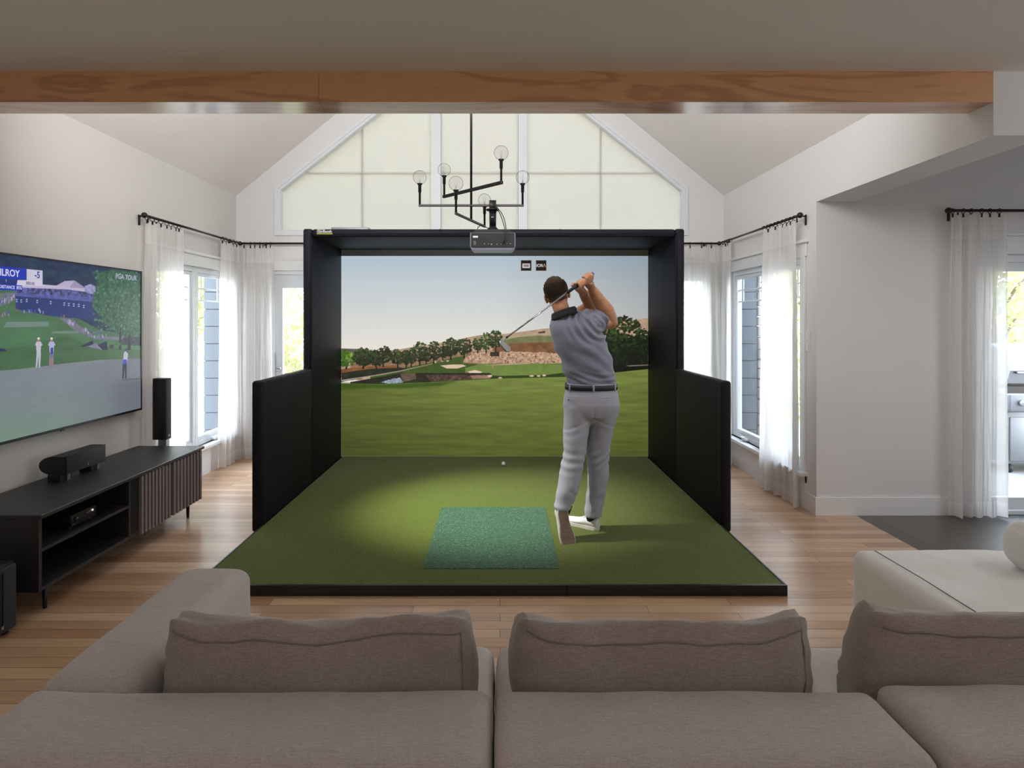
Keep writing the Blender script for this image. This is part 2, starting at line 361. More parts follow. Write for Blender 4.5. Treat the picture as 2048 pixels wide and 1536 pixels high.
# baseboards
def bb(bm, x0, x1, y0, y1, h=0.14):
    box(bm, x0, x1, y0, y1, 0, h-0.008); box(bm, (x0+.003 if x1-x0 < .05 and x0 > 0 else x0), (x1-.003 if x1-x0 < .05 and x0 < 0 else x1), y0, y1, h-0.008, h)
bm = bmesh.new(); bb(bm, XL, XL+0.015, -3, YB); struct('baseboard_left', bm, M['trim'])
bm = bmesh.new(); bb(bm, XR-0.015, XR, 4.7405, YB); struct('baseboard_right', bm, M['trim'])
bm = bmesh.new(); bb(bm, XR-0.015, 3.74, 4.725, 4.74); bb(bm, 5.70, 6.0, 4.725, 4.74); struct('baseboard_front', bm, M['trim'])
bm = bmesh.new(); bb(bm, -1.66, XR, YB-0.015, YB); bb(bm, XL, -2.70, YB-0.015, YB); struct('baseboard_back', bm, M['trim'])

# ---- beam
bm = bmesh.new(); box(bm, XL, 0.0-0.92, 3.04, 3.21, 2.644, 2.80); box(bm, -0.918, XR, 3.04, 3.21, 2.644, 2.80)
o = obj('ceiling_beam', bm, M['beam'], None, False)
tagk(o, 'long pale maple wood beam running across the top of the room', 'beam')

# ---- windows
def casement(root, axis, u0, u1, z0, z1, a, out, muntins=True, crank=True):
    """one casement sash between u0..u1: frame, sash, prairie muntins, pane. out = +-1 towards outside"""
    def B(bm, p, q, r, s, d0, d1):
        lo, hi = sorted((a+out*d0, a+out*d1))
        if axis == 'x': box(bm, lo, hi, p, q, r, s, 0.003, 1)
        else: box(bm, p, q, lo, hi, r, s, 0.003, 1)
    f = 0.05
    bm = bmesh.new(); B(bm, u0, u0+f, z0, z1, 0.02, 0.10); B(bm, u1-f, u1, z0, z1, 0.02, 0.10); B(bm, u0+f, u1-f, z0, z0+f, 0.02, 0.10); B(bm, u0+f, u1-f, z1-f, z1, 0.02, 0.10)
    g = 0.035; a0, a1, b0, b1 = u0+f, u1-f, z0+f, z1-f
    B(bm, a0, a0+g, b0, b1, 0.035, 0.085); B(bm, a1-g, a1, b0, b1, 0.035, 0.085); B(bm, a0+g, a1-g, b0, b0+g, 0.035, 0.085); B(bm, a0+g, a1-g, b1-g, b1, 0.035, 0.085)
    sash = obj('sash', bm, M['frame'], root, False)
    c0, c1, d0, d1 = a0+g, a1-g, b0+g, b1-g
    if muntins:
        bm = bmesh.new(); t = 0.008
        for z in (d1-0.12, d1-0.24): B(bm, c0, c1, z-t, z+t, 0.055, 0.068)
        for u in (c0+0.10, c1-0.10): B(bm, u-t, u+t, d1-0.24, d1, 0.056, 0.067)
        obj('muntin', bm, M['frame'], root, False)
    bm = bmesh.new(); B(bm, c0, c1, d0, d1, 0.060, 0.063); obj('pane', bm, M['glass'], root, False)
    if crank:
        bm = bmesh.new(); um = (u0+u1)/2; B(bm, um-0.05, um+0.05, z0+0.01, z0+0.035, -0.02, 0.03); B(bm, um-0.01, um+0.06, z0+0.035, z0+0.045, -0.035, 0.0)
        obj('crank_handle', bm, M['whitep'], root, False)
def side_window(name, a, out, y0, y1, z0, z1, n):
    r = thing(name, None, None, (a, (y0+y1)/2, z0), kind='structure')
    bm = bmesh.new()
    def B(p, q, r_, s, d0, d1):
        lo, hi = sorted((a+out*d0, a+out*d1)); box(bm, lo, hi, p, q, r_, s, 0.003, 1)
    c = 0.075
    B(y0-c, y0, z0-0.03, z1+0.03, -0.018, 0.0); B(y1, y1+c, z0-0.03, z1+0.03, -0.018, 0.0)        # side casing
    B(y0-c-.02, y1+c+.02, z1+0.0, z1+0.11, -0.02, 0.0); B(y0-c-.04, y1+c+.04, z1+0.11, z1+0.135, -0.045, 0.0)  # head casing
    B(y0-c-.03, y1+c+.03, z0-0.03, z0+0.0, -0.07, 0.1)                                            # sill
    obj('casing', bm, M['trim'], r, False)
    bm = bmesh.new()
    lo, hi = sorted((a, a-out*0.012))
    box(bm, lo, hi, y0-c, y1+c, 0.14, z0-0.03); lo, hi = sorted((a, a-out*0.018)); box(bm, lo, hi, y0-c, y1+c, z0-0.09, z0-0.031)
    obj('apron_panel', bm, M['trim'], r, False)
    ww = (y1-y0)/n
    for i in range(n): casement(r, 'x', y0+i*ww, y0+(i+1)*ww, z0, z1, a, out)
    return r
side_window('window_1', XL, -1, *LW, 2)
side_window('window_2', XR, 1, 4.97, RW[1], RW[2], RW[3], 2)
r = thing('window_3', None, None, (2.05, YB, 0.3), kind='structure')      # back wall, behind the right corner curtain
bm = bmesh.new(); c = .07
for q in ((1.75-c, 1.75, .24, 2.09), (2.36, 2.36+c, .24, 2.09), (1.66, 2.45, 2.06, 2.17), (1.64, 2.47, .26, .30)): box(bm, q[0], q[1], YB-0.02, YB, q[2], q[3], .003, 1)
obj('casing', bm, M['trim'], r, False); casement(r, 'y', 1.75, 2.36, .30, 2.06, YB, 1)
# gable window
r = thing('window_4', None, None, (wax, YB, WB), kind='structure')
outer = [(WL_, WB), (WR_, WB), (WR_, WC), (wax, waz), (WL_, WC)]
def inset(poly, d):
    n = len(poly); out = []
    for i in range(n):
        p0, p1, p2 = Vector(poly[i-1]), Vector(poly[i]), Vector(poly[(i+1) % n])
        e1 = (p1-p0).normalized(); e2 = (p2-p1).normalized()
        n1 = Vector((-e1.y, e1.x)); n2 = Vector((-e2.y, e2.x))
        k = d/(1+n1.dot(n2)); out.append(tuple(p1+(n1+n2)*k))
    return out
def ringpoly(bm, po, pi, y0, y1):
    n = len(po)
    for i in range(n):
        prism(bm, [po[i], po[(i+1) % n], pi[(i+1) % n], pi[i]], 'y', y0, y1)
bm = bmesh.new(); ringpoly(bm, inset(outer, -0.035), inset(outer, 0.0), YB-0.02, YB+0.0); ringpoly(bm, inset(outer, 0), inset(outer, .028), YB-0.005, YB+.10)
obj('window_frame', bm, M['frame'], r, False)
mull = [at(862, 400, YB).x, at(881, 400, YB).x, at(1037, 400, YB).x, at(1054, 400, YB).x]
def roofz(x, d=0.0): return WC+0.79*min(x-WL_, WR_-x)-d
for a, b in ((mull[0], mull[1]), (mull[2], mull[3])):
    bm = bmesh.new(); prism(bm, [(a, WB), (b, WB), (b, roofz(b)), (a, roofz(a))], 'y', YB-0.01, YB+0.10); obj('mullion', bm, M['frame'], r, False)
bars = bmesh.new()
hz = at(900, 343, YB).z
box(bars, WL_+.03, WR_-.03, YB+0.080, YB+0.087, hz-.006, hz+.006)
for px in (722, 1203):
    x = at(px, 400, YB).x; box(bars, x-.007, x+.007, YB+0.080, YB+0.087, WB, roofz(x))
obj('muntin', bars, M['frame'], r, False)
bm = bmesh.new(); prism(bm, inset(outer, .02), 'y', YB+0.088, YB+0.092); obj('pane', bm, M['glass'], r, False)
segs = [(WL_+.028, mull[0]), (mull[1], mull[2]), (mull[3], WR_-.028)]
for (a, b), who in zip(segs, ('left of the two mullions', 'between the two mullions, behind the chandelier stem', 'right of the two mullions')):
    pts = [(a, WB+.028), (b, WB+.028), (b, roofz(b, .035))]
    if a < wax < b: pts.append((wax, roofz(wax, .035)))
    pts.append((a, roofz(a, .035)))
    bm = bmesh.new(); prism(bm, pts, 'y', YB+0.066, YB+0.068)
    o = obj('window_shade', bm, M['shade'], None, False)
    tagk(o, 'cream translucent window shade in the gable window, '+who, 'window shade', 'cream shades in the gable window')
# back door (left of the booth)
r = thing('door_1', None, None, (-2.18, YB, 0), kind='structure')
bm = bmesh.new()
for q in ((-2.72, -2.64, 0, 2.12, -.02, .0), (-1.72, -1.64, 0, 2.12, -.02, .0), (-2.76, -1.60, 2.09, 2.20, -.022, 0), (-2.64, -2.60, 0, 2.09, 0, .1), (-1.76, -1.72, 0, 2.09, 0, .1), (-2.6, -1.76, 2.05, 2.09, 0, .1)):
    box(bm, q[0], q[1], YB+q[4], YB+q[5], q[2], q[3], .003, 1)
obj('door_frame', bm, M['trim'], r, False)
bm = holed('y', -2.60, -1.76, 0.02, 2.05, YB+.03, YB+.08, [(-2.44, -1.92, .28, 1.90)]); obj('door_leaf', bm, M['frame'], r, False)
bm = BX(-2.44, -1.92, YB+.05, YB+.056, .28, 1.90); obj('pane', bm, M['glass'], r, False)
bm = bmesh.new(); box(bm, -2.565, -2.525, YB+.012, YB+.03, .92, 1.16, .005); tube(bm, [(-2.545, YB+.02, 1.0), (-2.545, YB-.04, 1.0), (-2.44, YB-.045, 1.0)], .010); obj('door_handle', bm, M['silver'], r)
# sliding door
r = thing('door_2', None, None, (4.73, 4.74, 0), kind='structure')
bm = bmesh.new()
for q in ((3.72, 3.80, 0, 2.10, -.02, .0), (5.65, 5.73, 0, 2.10, -.02, .0), (3.68, 5.77, 2.06, 2.20, -.022, 0), (3.66, 5.79, 2.20, 2.225, -.045, 0),
          (3.80, 3.86, 0, 2.06, .03, .15), (5.59, 5.65, 0, 2.06, .03, .15), (3.86, 5.59, 2.0, 2.06, .03, .15), (3.80, 5.65, 0, .035, .0, .16)):
    box(bm, q[0], q[1], 4.74+q[4], 4.74+q[5], q[2], q[3], .003, 1)
obj('door_frame', bm, M['frame'], r, False)
for a, b, y in ((3.86, 4.74, 4.80), (4.72, 5.59, 4.85)):
    bm = holed('y', a, b, .035, 2.0, y, y+.04, [(a+.07, b-.07, .12, 1.93)]); l = obj('door_leaf', bm, M['frame'], r, False)
    bm = BX(a+.07, b-.07, y+.017, y+.021, .12, 1.93); obj('pane', bm, M['glass'], l, False)
# windows behind the camera
for nm, ax, u0, u1, z0, z1, a, o_ in (('window_5', 'x', 0.9, 2.1, .9, 2.1, 6.0, 1),):
    r = thing(nm, None, None, (6.0, 1.5, .9), kind='structure')
    for i in range(2):
        d = (u1-u0)/2; casement(r, ax, u0+i*d, u0+(i+1)*d, z0, z1, a, o_, False, False)
# wall switch on the right wall
r = thing('light_switch', 'white double light switch plate on the right wall beside the sheer curtain', 'light switch', (XR, 4.86, 1.365))
obj('plate', BX(XR-.006, XR, 4.83, 4.90, 1.28, 1.45, .002), M['whitep'], r, False)
for z in (1.32, 1.41): obj('rocker', BX(XR-.011, XR-.006, 4.85, 4.88, z-.028, z+.028, .002), M['trim'], r, False)
# lamps added behind the camera as fill light; the spot over the beam
for x, y, wh_ in ((-1.6, -0.6, 'left end'), (1.2, -0.6, 'middle'), (3.9, 0.6, 'dining side')):
    bm = bmesh.new(); tube(bm, [(x, y, 2.80), (x, y, 2.785), (x, y, 2.785), (x, y, 2.80)], [.075, .075, .055, .05], 24); 
    tagk(obj('added_recessed_lamp', bm, M['whitep'], None), 'small round recessed lamp added as unseen fill in the flat ceiling, '+wh_, 'lamp', 'added fill lamps in the flat ceiling')
r = thing('spotlight', 'small white spotlight fixed to the left slope of the vault, aimed at the turf', 'spotlight', (-1.85, 4.15, 3.8))
obj('bracket', BX(-1.88, -1.82, 4.12, 4.18, 3.70, 3.84, .005), M['whitep'], r)
bm = bmesh.new(); d = (Vector((-.05, 4.78, .06))-Vector((-1.85, 4.15, 3.60))).normalized(); c = Vector((-1.85, 4.15, 3.60)); cyl(bm, c-d*.12, c-d*.01, .04, 20, .05); obj('lamp_head', bm, M['whitep'], r)

# ================================================================ OUTSIDE
bm = bmesh.new(); box(bm, 2.9, 14, 4.96, 9.5, -0.2, -0.1); o = struct('floor_terrace', bm, plain('pale_terrace_slabs', rgb(120, 119, 117), .8, nscale=6, nmix=.08))
bm = bmesh.new(); box(bm, -40, 40, -30, 50, -1.2, -1.0); struct('ground', bm, plain('pale_gravel', rgb(176, 170, 158), .9, nscale=2, nmix=.2))
M['siding'] = plain('blue_grey_siding', rgb(70, 77, 84), .6, nscale=3, nmix=.05)
M['stone'] = plain('rubble_stone', rgb(140, 136, 130), .9, nscale=5, nmix=.35, bump=.8, bscale=9)
bm = BX(-3.262, -3.098, 6.64, 6.79, -1, 3.15)
for i in range(22): box(bm, -3.27, -3.09, 6.62+.002*(i % 2), 6.8, -1+i*.19, -1+i*.19+.185, .004, 1)
tagk(obj('siding_pier', bm, M['siding'], None, False), 'blue grey siding pier outside the left window', 'siding pier')
bm = BX(2.626, 2.834, 6.64, 6.79, -1, 3.15)
for i in range(22): box(bm, 2.622, 2.84, 6.62+.002*(i % 2), 6.8, -1+i*.19, -1+i*.19+.185, .004, 1)
tagk(obj('siding_pier', bm, M['siding'], None, False), 'blue grey siding pier outside the right window, beside the stone column', 'siding pier')
bm = bmesh.new(); z = -1.0
while z < 3.1:
    h = rnd.uniform(.09, .17); x = 2.845
    while x < 2.99:
        w_ = rnd.uniform(.07, .14); box(bm, x, min(x+w_, 3.0)-.006, 6.6-rnd.uniform(0, .02), 6.85, z, z+h-.008, .012, 2); x += w_
    z += h
tagk(obj('stone_column', bm, M['stone'], None, False), 'grey rubble stone column outside the right window', 'column')
def leaf_mat(name, c1, c2):
    m, nt, p = newmat(name); L = nt.links; nt.nodes.remove(p); out = nt.nodes['Material Output']
    mp = mapping(nt); n = N(nt, 'ShaderNodeTexNoise', Scale=1.5, Detail=5.0); L.new(mp.outputs[0], n.inputs['Vector'])
    mx = N(nt, 'ShaderNodeMix', data_type='RGBA'); L.new(n.outputs[0], mx.inputs[0]); mx.inputs[6].default_value = c1; mx.inputs[7].default_value = c2
    d = N(nt, 'ShaderNodeBsdfDiffuse'); t = N(nt, 'ShaderNodeBsdfTranslucent'); L.new(mx.outputs[2], d.inputs[0]); L.new(mx.outputs[2], t.inputs[0])
    a = N(nt, 'ShaderNodeMixShader'); a.inputs[0].default_value = .45; L.new(d.outputs[0], a.inputs[1]); L.new(t.outputs[0], a.inputs[2]); L.new(a.outputs[0], out.inputs[0]); return m
M['leaf'] = leaf_mat('fresh_leaves', rgb(152, 158, 104), rgb(204, 204, 164)); M['bark'] = plain('grey_bark', rgb(130, 120, 108), .9, nscale=8, nmix=.3)
def crown_mesh(seed, n=5200):
    r = np.random.RandomState(seed)
    cl = r.normal(size=(26, 3)); cl /= np.linalg.norm(cl, axis=1)[:, None]; cl *= r.uniform(.35, 1.0, (26, 1)); cl[:, 2] *= 1.25
    k = r.randint(0, 26, n); c = cl[k]+r.normal(scale=.2, size=(n, 3)); c *= np.array([1.7, 1.7, 1.9]); c[:, 2] += 4.0
    a = r.normal(size=(n, 3)); a /= np.linalg.norm(a, axis=1)[:, None]; b = np.cross(a, r.normal(size=(n, 3))); b /= np.linalg.norm(b, axis=1)[:, None]
    s = r.uniform(.05, .11, (n, 1)); v = np.stack([c-a*s, c+b*s*.5, c+a*s, c-b*s*.5], 1).reshape(-1, 3)
    me = bpy.data.meshes.new('foliage'); me.from_pydata(v.tolist(), [], [(4*i, 4*i+1, 4*i+2, 4*i+3) for i in range(n)]); me.materials.append(M['leaf']); return me
crowns = [crown_mesh(1), crown_mesh(2)]
bm = bmesh.new(); tube(bm, [(0, 0, -1), (.05, .02, 1), (-.03, .05, 3), (.1, 0, 4.6)], [.13, .1, .08, .04], 10)
for k in range(7):
    a = k*2.4; tube(bm, [(0, 0, 1.2+k*.45), (math.cos(a)*.5, math.sin(a)*.5, 1.9+k*.5), (math.cos(a)*1.1, math.sin(a)*1.1, 2.6+k*.45)], [.05, .035, .015], 8)
trunk_o = obj('trunk', bm, M['bark']); trunk_me = trunk_o.data; bpy.data.objects.remove(trunk_o)
for i, (x, y, sc, lab) in enumerate(((-7.4, 11.5, .85, 'leafy pale green tree seen through the left window'), (-6.0, 14, 1.0, 'pale tree farther off behind the left window trees'), (-9.5, 16, 1.2, 'tall pale tree at the back beyond the left window'),
        (7.2, 15.0, .95, 'bright green tree seen through the right wall window'), (5.4, 16, 1.0, 'pale green tree beyond the right wall window, behind the first'), (9.5, 11.5, .75, 'leafy tree behind the barbecue, seen through the sliding door'),
        (12.0, 13.0, 1.0, 'taller leafy tree farther right beyond the sliding door'), (-5.2, 9.8, .6, 'small leafy tree close outside the left window'), (-3.9, 13.5, .9, 'pale tree seen through the glass of the back door'), (8.0, 12.4, .75, 'pale bushy tree left of the barbecue tree'))):
    t = thing('garden_tree', lab, 'tree', (x, y, 0), 'garden trees outside the windows', rotz=i*1.3); t.scale = (sc, sc, sc)
    for nm, me in (('foliage', crowns[i % 2]), ('trunk', trunk_me)):
        o = bpy.data.objects.new(nm, me); COL.objects.link(o); o.parent = t
for i, (x, y, sc, lab) in enumerate(((-5.9, 9.6, .62, 'pale leafy shrub outside the left window, nearer the house'), (-7.6, 11.0, .8, 'pale leafy shrub outside the left window, farther off'), (4.6, 10.4, .62, 'green shrub outside the right wall window'), (6.6, 12.6, .9, 'wide green shrub behind the barbecue'), (9.2, 12.8, .9, 'wide green shrub right of the barbecue'), (-3.4, 10.6, .7, 'leafy shrub behind the glass of the back door'))):
    t = thing('garden_shrub', lab, 'shrub', (x, y, -1.0), 'garden shrubs outside the windows', rotz=i*.9); t.scale = (sc, sc, sc)
    o = bpy.data.objects.new('foliage', crowns[i % 2]); COL.objects.link(o); o.parent = t; o.location = (0, 0, -1.6)
    o = bpy.data.objects.new('trunk', trunk_me); COL.objects.link(o); o.parent = t; o.scale = (.6, .6, .45); o.location = (0, 0, .4)
bm = bmesh.new(); tube(bm, [(4.3, 2.6, 2.80), (4.3, 2.6, 2.72)], [.09, .11], 24); tagk(obj('added_flush_lamp', bm, M['whitep'], None), 'round white fixture added for the fill lamp of the dining side', 'lamp')  # unseen fixture, added to go with the dining fill lamp
tagk(obj('vault_fill_bar', BX(-2.12, 1.52, 3.2, 3.255, 2.98, 3.06, .005), M['whitep'], None), 'long slim white bar added above the beam for the vault fill light', 'lamp')  # unseen bar, made up to carry the vault fill light
r = thing('barbecue_grill', 'stainless steel barbecue grill on the terrace outside the sliding door', 'barbecue', (5.9, 6.6, -.1))
gm = plain('grill_steel', rgb(112, 114, 117), .35, .3, nscale=30, nmix=.05)
bm = bmesh.new(); box(bm, 5.42, 6.6, 6.42, 6.95, .0, .66, .01); obj('cabinet', bm, gm, r)
for k in range(2): obj('cabinet_door', BX(5.45+k*.58, 6.0+k*.58, 6.405, 6.42, .03, .50, .005), gm, r)
obj('control_panel', BX(5.40, 6.62, 6.36, 6.44, .56, .76, .02), gm, r)
for k in range(5):
    bm = bmesh.new(); cyl(bm, (5.52+k*.24, 6.36, .66), (5.52+k*.24, 6.31, .66), .032, 20); obj('knob', bm, M['silver'], r)
bm = bmesh.new()
for k in range(26): box(bm, 5.44+k*.044, 5.452+k*.044, 6.42, 6.9, .80, .815)
box(bm, 5.4, 6.62, 6.40, 6.42, .76, .83); obj('grate', bm, M['blackm'], r, False)
bm = bmesh.new(); prism(bm, [(6.44, .86), (6.40, 1.0), (6.48, 1.18), (6.66, 1.28), (6.84, 1.26), (6.95, 1.1), (6.95, .86)], 'x', 5.44, 6.58); obj('lid', bm, gm, r, False)
bm = bmesh.new(); tube(bm, [(5.5, 6.40, .98), (5.5, 6.34, .98), (6.52, 6.34, .98), (6.52, 6.40, .98)], .014); obj('lid_handle', bm, M['steel'], r)
for x in (5.48, 6.54):
    for y in (6.47, 6.9):
        bm = bmesh.new(); cyl(bm, (x-.02, y, -.055), (x+.02, y, -.055), .045, 16); obj('wheel', bm, M['rubber'], r)
obj('side_shelf', BX(5.02, 5.42, 6.45, 6.9, .72, .76, .01), gm, r)
# ================================================================ PICTURES SHOWN ON THE SCREENS
def fbm(h, w, sx_, sy_, seed, oct_=4):
    r = np.random.RandomState(seed); out = np.zeros((h, w)); amp = 1.0; tot = 0
    for o in range(oct_):
        gx = max(2, int(w/sx_*2**o)+2); gy = max(2, int(h/sy_*2**o)+2)
        g = r.rand(gy, gx); yy = np.linspace(0, gy-1.001, h); xx = np.linspace(0, gx-1.001, w)
        yi = yy.astype(int); xi = xx.astype(int); fy = (yy-yi)[:, None]; fx = (xx-xi)[None]
        fy = fy*fy*(3-2*fy); fx = fx*fx*(3-2*fx)
        a = g[yi][:, xi]; b = g[yi][:, xi+1]; c = g[yi+1][:, xi]; d = g[yi+1][:, xi+1]
        out += amp*((a*(1-fx)+b*fx)*(1-fy)+(c*(1-fx)+d*fx)*fy); tot += amp; amp *= .55
    return out/tot
class Canvas:
    """a picture painted in its own coordinates: x0..x1 across, y0 (top)..y1 (bottom)"""
    def __init__(s, x0, x1, y0, y1, w, h):
        s.w, s.h = w, h; s.X, s.Y = np.meshgrid(np.linspace(x0, x1, w), np.linspace(y0, y1, h)); s.im = np.zeros((h, w, 3)); s.k = (x1-x0)/w
        s.n1 = fbm(h, w, 14, 10, 1, 5)-.5; s.n2 = fbm(h, w, 60, 14, 2, 4)-.5; s.nf = np.random.RandomState(3).rand(h, w)-.5; s.n3 = fbm(h, w, 5, 5, 5, 3)-.5
    def mix(s, m, c, noise=0.0, n=None):
        c = np.array(c, float); cc = np.broadcast_to(c, s.im.shape)
        if noise: cc = cc*(1+noise*(s.n1 if n is None else n)[..., None])
        m = np.clip(m, 0, 1)[..., None]; s.im = s.im*(1-m)+cc*m
    def poly(s, pts, c, noise=0.0, n=None, wob=0.0, soft=0.7):
        X = s.X+wob*s.n3*4; Y = s.Y+wob*s.n1*4; ins = np.zeros(X.shape, bool); k = len(pts)
        dist = np.full(X.shape, 1e9)
        for i in range(k):
            (ax, ay), (bx, by) = pts[i], pts[(i+1) % k]
            if ay != by:
                cnd = ((ay > Y) != (by > Y)) & (X < (bx-ax)*(Y-ay)/(by-ay)+ax); ins ^= cnd
            dx, dy = bx-ax, by-ay; L = dx*dx+dy*dy+1e-9; t = np.clip(((X-ax)*dx+(Y-ay)*dy)/L, 0, 1)
            dist = np.minimum(dist, np.hypot(X-ax-t*dx, Y-ay-t*dy))
        sd = np.where(ins, dist, -dist); s.mix(sd/soft+.5, c, noise, n)
    def ell(s, cx, cy, rx, ry, c, noise=0.0, soft=.25, wob=0.0, n=None):
        d = 1-np.hypot((s.X+wob*s.n3*4-cx)/rx, (s.Y+wob*s.n1*4-cy)/ry); s.mix(d/soft, c, noise, n)
    def tree(s, cx, top, base, wd, dark=(34, 44, 22), lit=(88, 116, 44), seed=0, n=170, trunk=True):
        r = np.random.RandomState(seed+int(cx)); h = base-top; cy = top+h*.42
        if trunk: s.poly([(cx-wd*.03-.6, base), (cx+wd*.03+.6, base), (cx+.6, cy), (cx-.6, cy)], (38, 32, 26))
        i0 = max(0, int((top-8-s.Y[0, 0])/s.k)); i1 = min(s.h, int((base+8-s.Y[0, 0])/s.k)); j0 = max(0, int((cx-wd*.7-s.X[0, 0])/s.k)); j1 = min(s.w, int((cx+wd*.7-s.X[0, 0])/s.k))
        if i1 <= i0 or j1 <= j0: return
        X, Y = s.X[i0:i1, j0:j1], s.Y[i0:i1, j0:j1]
        for q in range(n):
            a = r.rand()*2*PI; rr = math.sqrt(r.rand()); x = cx+math.cos(a)*rr*wd*.44; y = cy+math.sin(a)*rr*h*.40
            t = q/n; lt = np.clip(.75-(y-top)/h*1.1+r.normal()*.25, 0, 1)*t
            c = np.array(dark)*(1-lt)+np.array(lit)*lt; c = c*(1+.3*r.normal()*.5)
            rad = wd*r.uniform(.045, .10); m = np.clip((1-np.hypot(X-x, (Y-y)*1.25)/rad+s.n3[i0:i1, j0:j1]*1.6)*3, 0, 1)[..., None]
            s.im[i0:i1, j0:j1] = s.im[i0:i1, j0:j1]*(1-m)+c*m
    def mesh(s, name, fn, mat, parent):
        """fn maps unit coordinates (u right, v down) to the place"""
        u = np.linspace(0, 1, s.w); v = np.linspace(0, 1, s.h); U, V = np.meshgrid(u, v)
        P = fn(U, V); co = np.stack(P, -1).reshape(-1, 3); idx = np.arange(s.w*s.h).reshape(s.h, s.w)
        q = np.stack([idx[1:, :-1], idx[1:, 1:], idx[:-1, 1:], idx[:-1, :-1]], -1).reshape(-1, 4)
        me = bpy.data.meshes.new(name); me.vertices.add(len(co)); me.vertices.foreach_set('co', co.ravel().astype('f4'))
        me.loops.add(q.size); me.loops.foreach_set('vertex_index', q.ravel().astype('i4'))
        me.polygons.add(len(q)); me.polygons.foreach_set('loop_start', np.arange(0, q.size, 4, dtype='i4')); me.update(calc_edges=True)
        c = np.clip(s.im/255, 0, 1); c = np.where(c <= .04045, c/12.92, ((c+.055)/1.055)**2.4).reshape(-1, 3)
        a = me.color_attributes.new('pic', 'FLOAT_COLOR', 'POINT'); a.data.foreach_set('color', np.concatenate([c, np.ones((len(c), 1))], 1).ravel().astype('f4'))
        me.materials.append(mat); o = bpy.data.objects.new(name, me); COL.objects.link(o)
        o.parent = parent; o.matrix_parent_inverse = pw(parent).inverted(); return o

